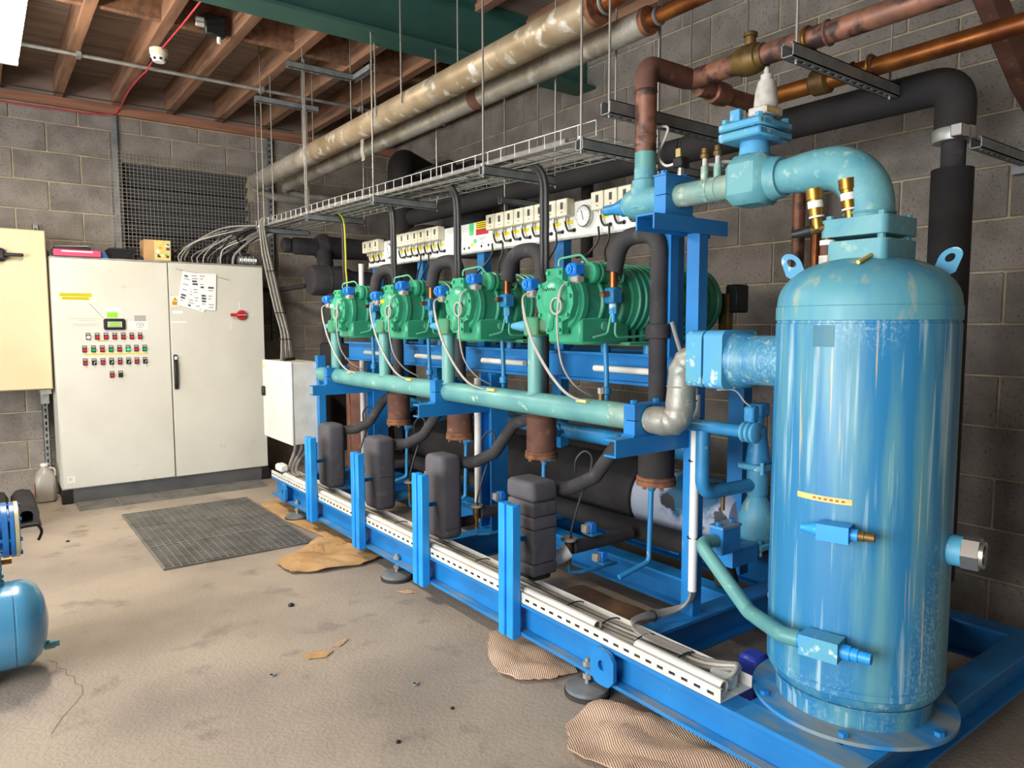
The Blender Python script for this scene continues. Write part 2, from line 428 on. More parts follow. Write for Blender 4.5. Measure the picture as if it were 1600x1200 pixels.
# wire mesh over the opening
ms = thing('wire_mesh_screen', 'galvanised square wire mesh fixed over the dark louvred wall opening', 'wire mesh', (1.55, WY-.03, 1.7))
mb = MB(); X0, X1, Z0, Z1 = .93, 2.14, 1.62, 2.765
n = 42
for i in range(n+1):
    x = X0+(X1-X0)*i/n; mb.box(x-.0014, x+.0014, WY-.031, WY-.028, Z0, Z1)
n = 39
for i in range(n+1):
    z = Z0+(Z1-Z0)*i/n; mb.box(X0, X1, WY-.034, WY-.031, z-.0014, z+.0014)
mb.build('wire_grid', 'wire', ms, kind='stuff')
MB().box(.955, .995, WY-.028, WY-.002, 1.62, 3.05).build('fixing_strip', 'galv', ms)
def strut(name, p0, p1, parent, w=.041, m='galv', up=(0, 0, 1), slots=True):
    """slotted channel between two points (axis aligned)"""
    p0 = Vector(p0); p1 = Vector(p1); t = (p1-p0).normalized(); L = (p1-p0).length; upv = Vector(up); s = t.cross(upv).normalized()
    mb = MB()
    def bx(a0, a1, b0, b1, l0, l1):
        vs = [p0+s*a+upv*b+t*l for l in (l0, l1) for b in (b0, b1) for a in (a0, a1)]
        mb.add(vs, [(0, 2, 3, 1), (4, 5, 7, 6), (0, 1, 5, 4), (2, 6, 7, 3), (0, 4, 6, 2), (1, 3, 7, 5)])
    h = w/2; k = .0035
    bx(-h, -h+k, -h, h, 0, L); bx(h-k, h, -h, h, 0, L); bx(-h, -h+.01, h-k, h, 0, L); bx(h-.01, h, h-k, h, 0, L)
    if slots:
        bx(-h, -.007, -h, -h+k, 0, L); bx(.007, h, -h, -h+k, 0, L); q = 0
        while q < L: bx(-.007, .007, -h, -h+k, q, min(q+.022, L)); q += .05
    else: bx(-h, h, -h, -h+k, 0, L)
    return mb.build(name, m, parent)
# vertical channel at the right of the opening
st = strut('strut_channel', (2.225, WY-.022, 1.2), (2.225, WY-.022, 3.05), None, up=(0, 1, 0), m='galv')
tag(st, 'galvanised slotted channel running up the block wall right of the wire mesh', 'channel')
# conduit along the ceiling
cd = thing('steel_conduit', 'thin galvanised conduit clipped across the undersides of the ceiling joists', 'conduit', (1.0, 5.58, 3.1))
MB().cyl((-1.6, 5.57, 3.11), (3.4, 5.57, 3.11), .0125, n=10).build('tube', 'galv_light', cd)
for x in (.62, 1.8, 2.6): MB().box(x-.015, x+.015, 5.54, 5.60, 3.09, 3.1235).build('saddle', 'galv_light', cd)
tag(MB().tube(spline([(1.08, 3.99, 3.118), (1.06, 4.6, 3.112), (1.04, 5.14, 3.116), (1.025, 5.4, 3.1), (1.02, 5.57, 3.088), (1.015, 5.75, 3.1), (1.01, 6.2, 3.116), (1.01, 6.48, 3.1), (1.01, 6.68, 3.1), (.9, 6.705, 3.04), (.2, 6.705, 3.02), (-.6, 6.705, 3.03)], 6), .0055, 6).build('red_cable', 'red_cable'), 'thin red fire alarm cable running along a ceiling joist to the wall', 'cable')
tag(MB().tube(spline([(-.6, 6.55, 3.12), (.6, 6.56, 3.112), (1.4, 6.55, 3.113), (2.4, 6.56, 3.11)], 5), .004, 6).build('black_cable', 'cable_black'), 'thin black cable crossing the joists close to the block wall', 'cable')
sd = thing('smoke_detector', 'round white smoke detector hanging from the ceiling joist', 'smoke detector', (1.03, 5.2, 3.04))
MB().lathe([(.03, .082), (.055, .08), (.055, .05), (.05, .045), (.05, .04)], (1.03, 5.2, 3.043), n=24).build('base', 'ivory', sd)
hd = MB().lathe([(.048, .04), (.05, .03), (.045, .012), (.032, 0)], (1.03, 5.2, 3.043), n=24).build('head', 'white', sd)
for k in range(8):
    q = k*math.pi/4; MB().cbox((1.03+.046*math.cos(q), 5.2+.046*math.sin(q), 3.056), (.012, .012, .012)).build('vent_slot', 'black', hd)
jb = thing('junction_box', 'small black junction box with white glands on a ceiling noggin', 'junction box', (1.25, 4.7, 3.1))
MB().box(1.19, 1.31, 4.68, 4.738, 3.10, 3.22, .008).build('box', 'black', jb)
for dx, dz in ((-.075, .085), (-.075, .055)): MB().cyl((1.25+dx-.03, 4.71, 3.10+dz), (1.25-.06, 4.71, 3.10+dz), .014, n=10).build('gland', 'white', jb)
MB().cyl((1.275, 4.71, 3.065), (1.275, 4.71, 3.10), .013, n=10).build('gland', 'white', jb)
# fluorescent fitting
fl1 = thing('fluorescent_light', 'lit fluorescent batten light hanging over the control cabinet', 'ceiling light', (.22, 4.55, 2.9))
MB().box(.16, .28, 3.75, 5.3, 2.93, 2.985, .006).build('housing', 'white', fl1)
for x in (.185, .255): MB().cyl((x, 3.78, 2.905), (x, 5.27, 2.905), .018, n=12).build('tube', 'lamp_glow', fl1)
for y in (3.76, 5.275): MB().box(.165, .275, y-.012, y+.012, 2.885, 2.935, .003).build('end_cap', 'white', fl1)
for y in (3.9, 5.1): MB().cyl((.22, y, 2.985), (.22, y, 3.325), .004, n=6).build('suspension_rod', 'steel_rod', fl1)
# ================================================================ CONTROL CABINET AND THE LEFT OF THE ROOM
CY = 6.29
cb = thing('control_cabinet', 'large off-white two-door control cabinet on a dark grey plinth', 'cabinet', (1.23, 6.5, 0))
MB().box(.456, 2.004, CY+.022, 6.70, .11, 1.858, .004).build('body', 'cab', cb)
MB().box(.452, 2.008, CY+.012, 6.702, 1.852, 1.864, .003).build('top_trim', 'galv_light', cb)
MB().box(.47, 1.99, CY+.02, 6.69, 0.004, .11).build('plinth', 'cab_grey', cb)
MB().box(.452, .52, CY+.008, CY+.08, 0.004, .108, .003).build('plinth_corner', 'black', cb)
MB().box(1.94, 2.008, CY+.008, CY+.08, 0.004, .108, .003).build('plinth_corner', 'black', cb)
d1 = MB().box(.462, 1.243, CY, CY+.021, .118, 1.85, .004).build('door', 'cab', cb)
d2 = MB().box(1.251, 1.998, CY, CY+.021, .118, 1.85, .004).build('door', 'cab', cb)
def flat(x0, x1, z0, z1, m, par, name, t=.0015, y=CY):
    return MB().box(x0, x1, y-t, y, z0, z1).build(name, m, par)
flat(.499, .712, 1.568, 1.594, 'yellow', d1, 'warning_label'); flat(.515, .693, 1.543, 1.566, 'yellow', d1, 'warning_label')
mb = MB()
for z in (1.586, 1.575): mb.box(.505, .705, CY-.0022, CY-.0014, z-.0018, z+.0018)
for z in (1.559, 1.55): mb.box(.52, .688, CY-.0022, CY-.0014, z-.0018, z+.0018)
mb.build('label_text', 'bronze', d1)
MB().tube([(.688, CY-.001, 1.52), (.782, CY-.001, 1.408)], .0012, 5).build('pointer_line', 'ink', d1)
flat(.806, .878, 1.413, 1.452, 'lime', d1, 'lime_sticker')
flat(.79, .905, 1.462, 1.486, 'white', d1, 'paper_sticker')
flat(.992, 1.073, 1.386, 1.43, 'plastic_grey', d1, 'grey_sticker')
wbx = flat(.944, 1.086, 1.319, 1.384, 'white', d1, 'note_sticker')
mb = MB()
for a in ((.005, .02, .012, .05), (.02, .05, .028, .02), (.03, .02, .036, .05), (.04, .05, .05, .022), (.05, .022, .06, .048), (.01, .012, .05, .012)):
    mb.tube([(1.0+a[0], CY-.002, 1.325+a[1]), (1.0+a[2], CY-.002, 1.325+a[3])], .0013, 4)
mb.build('handwriting', 'ink', wbx)
mb = MB()
for z, a, b in ((1.403, .543, .76), (1.39, .62, .72), (1.362, .575, .745), (1.352, .58, .73)): mb.box(a, b, CY-.0012, CY, z-.0012, z+.0012)
mb.build('engraved_text', 'silver_grey', d1)
sc = MB().box(.778, .927, CY-.022, CY, 1.318, 1.404, .01).build('controller', 'black', d1)
MB().box(.803, .902, CY-.0235, CY-.0215, 1.338, 1.382).build('bezel', 'plastic_grey', sc)
MB().box(.815, .889, CY-.0245, CY-.023, 1.346, 1.377).build('display', 'lcd', sc)
for x in (.806, .893):
    for z in (1.343, 1.356, 1.369): MB().box(x, x+.007, CY-.0245, CY-.023, z, z+.006).build('key', 'white', sc)
rows = [(1.27, .673, 1.027, 'wrrrrrr'), (1.174, .645, 1.055, 'rgrdrGrg'), (1.076, .645, 1.055, 'rkrkrkrk'), (.975, .82, .879, 'rb')]
for z, xa, xb, s in rows:
    for i, ch in enumerate(s):
        x = xa+(xb-xa)*i/(len(s)-1)
        p = MB().box(x-.0155, x+.0155, CY-.006, CY, z-.026, z+.026, .002).build('switch_plate', 'black', cb if False else d1)
        MB().box(x-.012, x+.012, CY-.007, CY-.0055, z+.01, z+.022).build('legend', 'plastic_grey', p)
        if ch in 'rgdGw':
            MB().lathe([(.0125, 0), (.0125, .008), (.009, .014)], (x, CY-.0058-.014+.014, z-.008), 'y', 14).build('lens', {'r': 'red', 'g': 'green_lamp', 'd': 'green_lamp', 'G': 'green_bright', 'w': 'white'}[ch], p).location.y = -.0145
        else:
            MB().box(x-.004, x+.004, CY-.03, CY-.006, z-.02, z+.004, .002).build('knob', 'black', p)
            MB().tube([(x-.004, CY-.031, z-.016), (x+.006, CY-.031, z+.002)], .002, 5).build('knob_mark', 'white' if ch == 'k' else 'black', p)
flat(.641, 1.079, 1.128, 1.137, 'yellow', d1, 'yellow_tape'); flat(.735, .79, 1.232, 1.24, 'orange_label', d1, 'yellow_tape')
flat(.49, .54, .165, .212, 'white', d1, 'maker_plate')
mb = MB()
for z in (.2, .19, .18): mb.box(.495, .525, CY-.0022, CY-.0014, z-.0012, z+.0012)
mb.build('plate_text', 'ink', d1)
hn = MB().box(1.262, 1.292, CY-.012, CY, .835, 1.115, .004).build('lever_handle', 'black', d2)
MB().box(1.266, 1.288, CY-.03, CY-.012, .87, 1.06, .006).build('grip', 'black', hn)
MB().box(1.268, 1.286, CY-.032, CY-.012, 1.075, 1.102, .003).build('lock_cover', 'white', hn)
flat(1.262, 1.322, 1.505, 1.585, 'white', d2, 'warning_sticker')
tr = MB().prism([(1.548, 1.292), (1.548, 1.268), (1.58, 1.292), (1.548, 1.316)], CY-.003, CY-.001, 'y'); tr = tr.build('warning_triangle', 'orange_label', d2)
flat(1.268, 1.316, 1.514, 1.544, 'orange_label', d2, 'warning_text_panel', .003)
mb = MB()
for z in (1.536, 1.524): mb.box(1.272, 1.312, CY-.004, CY-.003, z-.002, z+.002)
mb.prism([(1.555, 1.2905), (1.572, 1.2935), (1.555, 1.296)], CY-.004, CY-.003, 'y'); mb.build('warning_print', 'ink', d2)
flat(1.27, 1.345, 1.445, 1.47, 'white', d2, 'paper_sticker'); flat(1.262, 1.37, 1.372, 1.384, 'white', d2, 'maker_strip')
iso = thing('isolator_switch', 'red rotary isolator handle on the right cabinet door', 'switch', (1.81, CY, 1.43))
MB().lathe([(.042, 0), (.042, -.016), (.036, -.022)], (1.808, CY, 1.437), 'y', 24).build('boss', 'red', iso)
MB().box(1.71, 1.815, CY-.036, CY-.021, 1.425, 1.452, .006).build('grip', 'red', iso)
MB().box(1.765, 1.84, CY-.0375, CY-.0355, 1.4365, 1.4405).build('pointer', 'white', iso)
for x, z, w, h in ((1.795, 1.52, .008, .06), (1.72, 1.35, .008, .07), (1.88, 1.436, .05, .008)): flat(x-w/2, x+w/2, z-h/2, z+h/2, 'white', d2, 'position_mark')
tag(MB().tube(spline([(1.304, CY-.006, 1.806), (1.4, CY-.004, 1.785), (1.56, CY-.003, 1.765), (1.713, CY-.006, 1.73)], 5), .0035, 6).build('string', 'cable_light'), 'pale string stretched across the right cabinet door to hold papers', 'string')
def sheet(name, pts, y, label, seed, lines):
    rnd = random.Random(seed)
    o = thing(name, label, 'paper', (pts[0][0], y, pts[0][1]), 'paper sheets hanging on the control cabinet')
    MB().prism([(z, x) for x, z in pts], y-.0012, y, 'y').build('sheet', 'paper', o)
    mb = MB(); (ax, az), (bx, bz), (cx, cz), (dx, dz) = pts
    for i in range(lines):
        v = (i+1)/(lines+1)
        for j in range(3):
            if rnd.random() < .28: continue
            u0 = .08+.3*j; u1 = u0+.1+.14*rnd.random()
            def q(u, v): return (ax*(1-u)*(1-v)+bx*u*(1-v)+cx*u*v+dx*(1-u)*v, az*(1-u)*(1-v)+bz*u*(1-v)+cz*u*v+dz*(1-u)*v)
            p0, p1 = q(u0, v), q(u1, v); h = .0025+.005*(rnd.random() < .3)
            mb.add([(p0[0], y-.0016, p0[1]-h), (p1[0], y-.0016, p1[1]-h), (p1[0], y-.0016, p1[1]+h), (p0[0], y-.0016, p0[1]+h)], [(0, 1, 2, 3)])
    mb.build('print', 'ink', o, kind='stuff')
sheet('paper_sheet', [(1.36, 1.80), (1.56, 1.75), (1.51, 1.455), (1.305, 1.52)], CY-.004, 'tilted printed sheet tucked behind another on the cabinet door', 3, 12)
sheet('paper_sheet', [(1.40, 1.775), (1.615, 1.775), (1.60, 1.472), (1.435, 1.488)], CY-.0075, 'upright printed data sheet hanging in front on the cabinet door', 5, 12)
# things on the cabinet
bd = thing('ring_binder', 'pink ring binder lying flat on the control cabinet', 'binder', (.63, 6.4, 1.866))
MB().box(.478, .785, 6.285, 6.53, 1.866, 1.916, .004).build('cover', 'pink_binder', bd)
MB().box(.53, .73, 6.283, 6.30, 1.896, 1.906).build('spine_label', 'white', bd)
MB().box(.46, .49, 6.30, 6.53, 1.866, 1.905, .003).build('pages', 'black', bd)
fd = thing('document_folder', 'thin black folder with loose papers on top of the pink binder', 'folder', (.6, 6.42, 1.917))
MB().box(.485, .72, 6.3, 6.52, 1.917, 1.936, .003).build('cover', 'black', fd)
MB().add([(.52, 6.31, 1.936), (.71, 6.31, 1.944), (.71, 6.5, 1.944), (.52, 6.5, 1.937), (.52, 6.31, 1.94), (.71, 6.31, 1.95), (.71, 6.5, 1.95), (.52, 6.5, 1.941)], [(0, 3, 2, 1), (4, 5, 6, 7), (0, 1, 5, 4), (1, 2, 6, 5), (2, 3, 7, 6), (3, 0, 4, 7)]).build('papers', 'silver_grey', fd)
MB().box(.5, .65, 6.46, 6.56, 1.942, 1.952).build('papers', 'paper', fd)
tag(MB().prism([(.785, 1.866), (.835, 1.866), (.818, 1.905), (.79, 1.91)], 6.33, 6.4, 'y').add([], []).build('blue_rag', 'cobalt'), 'small crumpled blue cloth beside the pink binder', 'cloth') if False else None
rg = MB(); pr = [(.79, 1.866), (.84, 1.866), (.822, 1.9), (.795, 1.912)]
rg.add([(x, 6.33, z) for x, z in pr]+[(x-.004, 6.42, z) for x, z in pr], [(3, 2, 1, 0), (4, 5, 6, 7), (0, 1, 5, 4), (1, 2, 6, 5), (2, 3, 7, 6), (3, 0, 4, 7)])
tag(rg.build('cloth_pad', 'cobalt'), 'small folded blue cloth beside the pink binder', 'cloth')
tb = thing('plastic_tub', 'shallow black plastic tub on the control cabinet', 'tub', (.93, 6.44, 1.866))
mb = MB()
def rr(x0, x1, y0, y1, z): return [(x0, y0, z), (x1, y0, z), (x1, y1, z), (x0, y1, z)]
rings = [rr(.87, 1.0, 6.36, 6.54, 1.866), rr(.845, 1.03, 6.33, 6.57, 1.945), rr(.85, 1.025, 6.335, 6.565, 1.945), rr(.876, .994, 6.366, 6.534, 1.872)]
mb.add([v for r_ in rings for v in r_], [(0, 3, 2, 1)]+[(4*i+j, 4*i+(j+1) % 4, 4*i+4+(j+1) % 4, 4*i+4+j) for i in range(3) for j in range(4)]+[(12, 13, 14, 15)])
mb.build('tray', 'black', tb); MB().box(.842, 1.033, 6.327, 6.335, 1.936, 1.948, .002).build('rim', 'black', tb)
tag(MB().box(1.04, 1.085, 6.36, 6.44, 1.866, 1.893, .005).build('black_block', 'black'), 'small black plastic block beside the cardboard box', 'block')
bx = thing('cardboard_box', 'small printed cardboard box standing on the control cabinet', 'box', (1.19, 6.44, 1.866))
MB().box(1.09, 1.285, 6.34, 6.52, 1.866, 2.03, .002).build('carton', 'cardboard', bx)
MB().box(1.165, 1.283, 6.3385, 6.3402, 1.872, 2.028).build('printed_panel', 'yellow_pale', bx)
rn = random.Random(4)
for k, m in enumerate(['ink', 'paper', 'sign_green', 'ink', 'paper', 'orange_label', 'ink', 'paper', 'cobalt', 'ink']):
    x = 1.17+rn.random()*.09; z = 1.88+rn.random()*.125; MB().box(x, x+.012+.016*rn.random(), 6.3375, 6.339, z, z+.01+.014*rn.random()).build('printed_mark', m, bx)
# beige cabinet on the left
bc = thing('beige_enclosure', 'beige wall-mounted electrical enclosure with a black rotary handle', 'cabinet', (0, 6.55, .87))
MB().box(-.75, .445, 6.445, 6.70, .87, 2.06, .005).build('body', 'cab_beige', bc)
MB().box(-.745, .44, 6.42, 6.444, .875, 2.055, .005).build('door', 'cab_beige', bc)
rh = MB().cyl((.155, 6.42, 1.862), (.155, 6.395, 1.862), .05, n=24).build('rotary_boss', 'black', bc)
MB().box(.14, .30, 6.372, 6.396, 1.852, 1.876, .006).build('handle', 'black', rh)
MB().box(.12, .185, 6.365, 6.397, 1.825, 1.9, .01).build('hub', 'black', rh)
MB().box(.36, .43, 6.444, 6.69, .835, .87).build('bottom_bracket', 'galv_light', bc)
strut('support_channel', (.4, 6.715, 0.0), (.4, 6.715, 2.13), bc, up=(0, 1, 0))
MB().box(.372, .428, 6.685, 6.697, .74, .85).build('channel_plate', 'galv_light', bc)
# jug
jg = thing('plastic_jug', 'translucent plastic jug half full of cloudy liquid by the cabinet', 'jug', (.36, 6.5, 0))
JX, JY = .362, 6.52
mb = MB(); prof = [(.058, .004), (.066, .012), (.067, .1), (.066, .19), (.055, .23), (.03, .258), (.024, .27), (.024, .283)]
n = 20
vs = []
for r_, h in prof:
    for j in range(n):
        q = 2*math.pi*j/n; cx_, sy_ = math.cos(q), math.sin(q); k = (abs(cx_)**6+abs(sy_)**6)**(-1/6) if h < .2 else 1
        vs.append((JX+r_*k*cx_, JY+r_*k*sy_, h))
mb.add(vs, [(i*n+j, i*n+(j+1) % n, (i+1)*n+(j+1) % n, (i+1)*n+j) for i in range(len(prof)-1) for j in range(n)]+[tuple(range(n-1, -1, -1))])
mb.build('bottle', 'jug', jg)
MB().box(JX-.058, JX+.058, JY-.058, JY+.058, .01, .135, .014).build('liquid', 'jug_liquid', jg)
MB().cyl((JX, JY, .278), (JX, JY, .296), .026, n=18).build('cap', 'white', jg)
MB().tube(spline([(JX+.028, JY-.01, .262), (JX+.062, JY-.03, .25), (JX+.066, JY-.035, .2)], 5), .008, 8).build('handle', 'jug', jg)
MB().box(JX-.0705, JX-.068, JY-.05, JY+.02, .04, .15).build('red_label', 'red', jg)
# folded black mats
for k, (x0, x1, y0, y1) in enumerate(((.135, .275, 5.745, 6.36), (-.03, .118, 5.775, 6.38))):
    o = thing('foam_roll', ['folded black foam pad nearest the plastic jug', 'folded black foam pad on the far side of another pad from the jug'][k], 'foam pad', ((x0+x1)/2, 6.05, 0), 'folded foam pads on the floor')
    w = x1-x0; xc = (x0+x1)/2; out = []
    prof = [(-w/2, .02), (-w/2+.012, .002), (w/2-.012, .002), (w/2, .02), (w/2+.003, .09), (w/2-.02, .135), (0, .148), (-w/2+.03, .14), (-w/2, .1)]
    inn = [(-w/2+.035, .03), (-w/2+.04, .026), (w/2-.04, .026), (w/2-.035, .03), (w/2-.03, .08), (w/2-.045, .105), (0, .112), (-w/2+.045, .108), (-w/2+.03, .08)]
    mb = MB(); m_ = len(prof)
    vs = [(xc+u, y0, z) for u, z in prof]+[(xc+u, y1, z) for u, z in prof]+[(xc+u, y0, z) for u, z in inn]+[(xc+u, y1, z) for u, z in inn]
    fs = []
    for i in range(m_):
        j = (i+1) % m_; fs += [(i, j, m_+j, m_+i), (2*m_+i, 3*m_+i, 3*m_+j, 2*m_+j), (i, 2*m_+i, 2*m_+j, j), (m_+i, m_+j, 3*m_+j, 3*m_+i)]
    mb.add(vs, fs); mb.build('pad', 'mat_black', o)
    MB().box(x0-.004, x1+.012, y0-.01, y1, .0005, .004).build('loose_flap', 'mat_black', o)
# rubber grid mats
def grid_mat(name, label, x0, x1, y0, y1, nx, ny, px, py):
    o = thing(name, label, 'floor mat', ((x0+x1)/2, (y0+y1)/2, 0))
    t = .013
    for i in range(px):
        for j in range(py):
            a0 = x0+(x1-x0)*i/px; a1 = x0+(x1-x0)*(i+1)/px; b0 = y0+(y1-y0)*j/py; b1 = y0+(y1-y0)*(j+1)/py
            mb = MB(); e = .012
            mb.box(a0, a1, b0, b0+e, 0, t).box(a0, a1, b1-e, b1, 0, t).box(a0, a0+e, b0+e, b1-e, 0, t).box(a1-e, a1, b0+e, b1-e, 0, t)
            w = (a1-a0-2*e)/nx; h = (b1-b0-2*e)/ny
            for k in range(1, nx): mb.box(a0+e+w*k-.004, a0+e+w*k+.004, b0+e, b1-e, .002, t-.001)
            for k in range(1, ny): mb.box(a0+e, a1-e, b0+e+h*k-.0065, b0+e+h*k+.0065, .002, t)
            mb.build('mat_tile', 'rubber', o)
    return o
grid_mat('rubber_mat', 'large grey rubber grid mat on the floor in front of the skid', .76, 1.63, 4.25, 5.68, 20, 15, 1, 3)
grid_mat('rubber_strip_mat', 'long narrow grey rubber grid mat along the control cabinet plinth', .535, 1.9, 6.01, 6.275, 20, 8, 5, 1)
# blue receiver and motor at the left edge of the frame
rv = thing('receiver_vessel', 'glossy light blue horizontal pressure vessel on the floor', 'vessel', (-.2, 3.3, 0))
RZ, RY, RR = .205, 3.3, .165
MB().lathe([(.03, -.66), (.1, -.645), (.15, -.61), (RR, -.56), (RR, .055), (RR-.002, .056), (RR-.002, .062), (RR, .063), (RR, .085), (.158, .108), (.135, .137), (.09, .158), (.03, .168)], (0, RY, RZ), 'x', 40).build('shell', 'skyblue_vessel', rv)
for x in (-.45, -.1): MB().box(x-.02, x+.02, RY-.12, RY+.12, 0, .07, .004).build('foot', 'skyblue_vessel', rv)
dv = MB().cyl((.15, RY-.02, .1), (.185, RY-.02, .1), .017, n=10).build('drain_fitting', 'teal_valve', rv); MB().hexa((.185, RY-.02, .1), (.2, RY-.02, .1), .013).build('drain_cap', 'teal_valve', dv)
vv = MB().cyl((-.005, RY, RZ+RR-.01), (-.005, RY, RZ+RR+.05), .034, n=18).build('top_valve', 'teal_valve', rv)
MB().lathe([(.04, .0), (.04, .012), (.03, .014), (.03, .024), (.04, .026), (.04, .036)], (-.005, RY, RZ+RR), n=18).build('valve_collar', 'teal_valve', vv)
MB().box(-.035, .03, RY-.03, RY+.03, RZ+RR+.05, RZ+RR+.12, .008).build('valve_body', 'teal_valve', vv)
MB().hexa((.0, RY-.03, RZ+RR+.075), (.0, RY-.06, RZ+RR+.075), .025).build('valve_nut', 'lightblue', vv)
MB().cyl((.03, RY, RZ+RR+.085), (.062, RY, RZ+RR+.085), .012, n=10).build('side_port', 'copper', vv)
dm = thing('blue_motor', 'dark blue flanged motor casing beside the light blue pressure vessel', 'motor', (-.1, 3.62, 0))
DZ, DY = .50, 3.62
MB().lathe([(.075, -.5), (.085, -.48), (.085, .04)], (0, DY, DZ), 'x', 32).build('casing', 'cobalt', dm)
MB().lathe([(.115, .04), (.115, .06), (.1, .062), (.1, .066), (.115, .068), (.115, .082)], (0, DY, DZ), 'x', 32).build('flange', 'cobalt', dm)
MB().lathe([(.116, .084), (.116, .098), (.1, .102)], (0, DY, DZ), 'x', 32).build('end_plate', 'gold_band', dm)
for k in range(8):
    q = k*math.pi/4+.2; MB().hexa((.03, DY+.105*math.cos(q), DZ+.105*math.sin(q)), (.108, DY+.105*math.cos(q), DZ+.105*math.sin(q)), .009).build('bolt', 'cobalt', dm)
MB().torus((-.03, DY-.09, DZ-.005), .055, .009, 'y', 18, 8).build('ring', 'gold_band', dm)
MB().cyl((-.02, DY, 0.003), (-.02, DY, DZ-.08), .045, n=16).build('pedestal', 'cab_grey', dm)
MB().tube(spline([(.1, DY, DZ), (.135, DY, DZ+.006), (.165, DY-.005, DZ+.004), (.178, DY-.01, DZ-.025), (.165, DY-.01, DZ-.06)], 6), .006, 7).build('pigtail', 'cable_black', dm)
# ================================================================ SKID
def ibeam(mb, p0, p1, h, w, tf=.012, tw=.009, open_side=0):
    """I section along X or Y, p0/p1 on the bottom centre line; open_side moves the web"""
    (x0, y0, z), (x1, y1, _) = p0, p1; o = open_side
    if abs(y1-y0) > abs(x1-x0):
        mb.box(x0-w/2, x0+w/2, y0, y1, z, z+tf).box(x0-w/2, x0+w/2, y0, y1, z+h-tf, z+h).box(x0+o-tw/2, x0+o+tw/2, y0, y1, z+tf, z+h-tf)
    else:
        mb.box(x0, x1, y0-w/2, y0+w/2, z, z+tf).box(x0, x1, y0-w/2, y0+w/2, z+h-tf, z+h).box(x0, x1, y0+o-tw/2, y0+o+tw/2, z+tf, z+h-tf)
    return mb
SB, ST = .09, .225
sk = thing('equipment_skid', 'long blue painted steel skid frame carrying the compressors and tank', 'frame', (2.3, 3.0, 0))
ibeam(MB(), (1.76, .86, SB), (1.76, 5.33, SB), ST-SB, .09).build('front_rail', 'blue', sk)
MB().box(1.7135, 1.75, .86, 5.33, SB+.012, SB+.0135).build('worn_flange', 'blue_worn', sk)
MB().box(1.716, 1.804, .86, 1.225, ST-.001, ST+.0008).build('worn_flange', 'blue_worn', sk)
ibeam(MB(), (3.0, .86, SB), (3.0, 5.33, SB), ST-SB, .09).build('rear_rail', 'blue', sk)
ibeam(MB(), (2.5, 1.81, SB), (2.5, 5.28, SB), ST-SB, .09).build('centre_rail', 'blue', sk)
ibeam(MB(), (1.805, .905, SB), (2.955, .905, SB), ST-SB, .09).build('end_beam', 'blue', sk)
ibeam(MB(), (1.805, 1.19, SB), (2.955, 1.19, SB), ST-SB, .09).build('cross_member', 'blue', sk)
for y in (1.765, 3.2, 4.62, 5.285): ibeam(MB(), (1.805, y, SB), (2.955, y, SB), ST-SB-.0005, .09).build('cross_member', 'blue', sk)
# posts in front of the rail (U channels with a centre groove)
POST_Y = [2.30, 3.03, 3.752, 4.468]
for y in POST_Y:
    mb = MB(); w = .1
    mb.box(1.672, 1.714, y-w/2, y-.008, .08, .63, .003).box(1.672, 1.714, y+.008, y+w/2, .08, .63, .003).box(1.684, 1.714, y-.012, y+.012, .08, .628)
    mb.build('post', 'blue_post', sk)
def lug(y, hy):
    mb = MB(); pts = [(-.06, -.055), (.06, -.055), (.06, .03), (.03, .062), (-.03, .062), (-.06, .03)]
    # plate standing proud in the X direction, hole through Y... plate lies in the XZ plane
    n = 16; ring = [(.019*math.cos(2*math.pi*i/n), .019*math.sin(2*math.pi*i/n)) for i in range(n)]
    return pts, ring
for y in (1.755, 5.02):
    # plate in the YZ plane in front of the web with a lifting hole
    n = 24; out = []; inn = []
    for i in range(n):
        q = 2*math.pi*i/n; c, s_ = math.cos(q), math.sin(q); k = 1/max(abs(c)/.058, abs(s_)/.064, (abs(c)/.058+abs(s_)/.064)/1.55)
        out.append((y+c*k, .158+s_*k)); inn.append((y+.018*c, .165+.018*s_))
    mb = MB()
    vs = [(1.69, a, b) for a, b in out]+[(1.69, a, b) for a, b in inn]+[(1.706, a, b) for a, b in out]+[(1.706, a, b) for a, b in inn]
    fs = []
    for i in range(n):
        j = (i+1) % n; fs += [(i, j, n+j, n+i), (2*n+i, 3*n+i, 3*n+j, 2*n+j), (i, 2*n+i, 2*n+j, j), (n+i, n+j, 3*n+j, 3*n+i)]
    mb.add(vs, fs); mb.box(1.7, 1.76, y-.012, y+.004, SB+.012, ST-.012); mb.build('lifting_lug', 'blue', sk)
# columns
def hcol(x, y, z0, z1, m='blue', w=.11, name='column'):
    mb = MB(); t = .01
    mb.box(x-w/2, x+w/2, y-w/2, y-w/2+t, z0, z1).box(x-w/2, x+w/2, y+w/2-t, y+w/2, z0, z1).box(x-t/2, x+t/2, y-w/2+t, y+w/2-t, z0, z1)
    return mb.build(name, m, sk)
def ccol(x, y, z0, z1, w=.1, d=.06, name='column', m='blue'):
    mb = MB(); t = .008
    mb.box(x-d/2, x-d/2+t, y-w/2, y+w/2, z0, z1).box(x-d/2+t, x+d/2, y-w/2, y-w/2+t, z0, z1).box(x-d/2+t, x+d/2, y+w/2-t, y+w/2, z0, z1)
    return mb.build(name, m, sk)
mb = MB(); mb.box(2.165, 2.173, 1.748, 1.806, ST, 1.69).box(2.173, 2.215, 1.748, 1.756, ST, 1.69).box(2.173, 2.215, 1.798, 1.806, ST, 1.69).build('column', 'blue', sk)
mb = MB(); mb.box(2.165, 2.173, 1.885, 1.93, 1.225, 1.735).box(2.173, 2.21, 1.885, 1.893, 1.225, 1.735).build('column', 'blue', sk)
hcol(2.265, 3.22, ST, 1.085); hcol(2.265, 4.66, ST, 1.085)
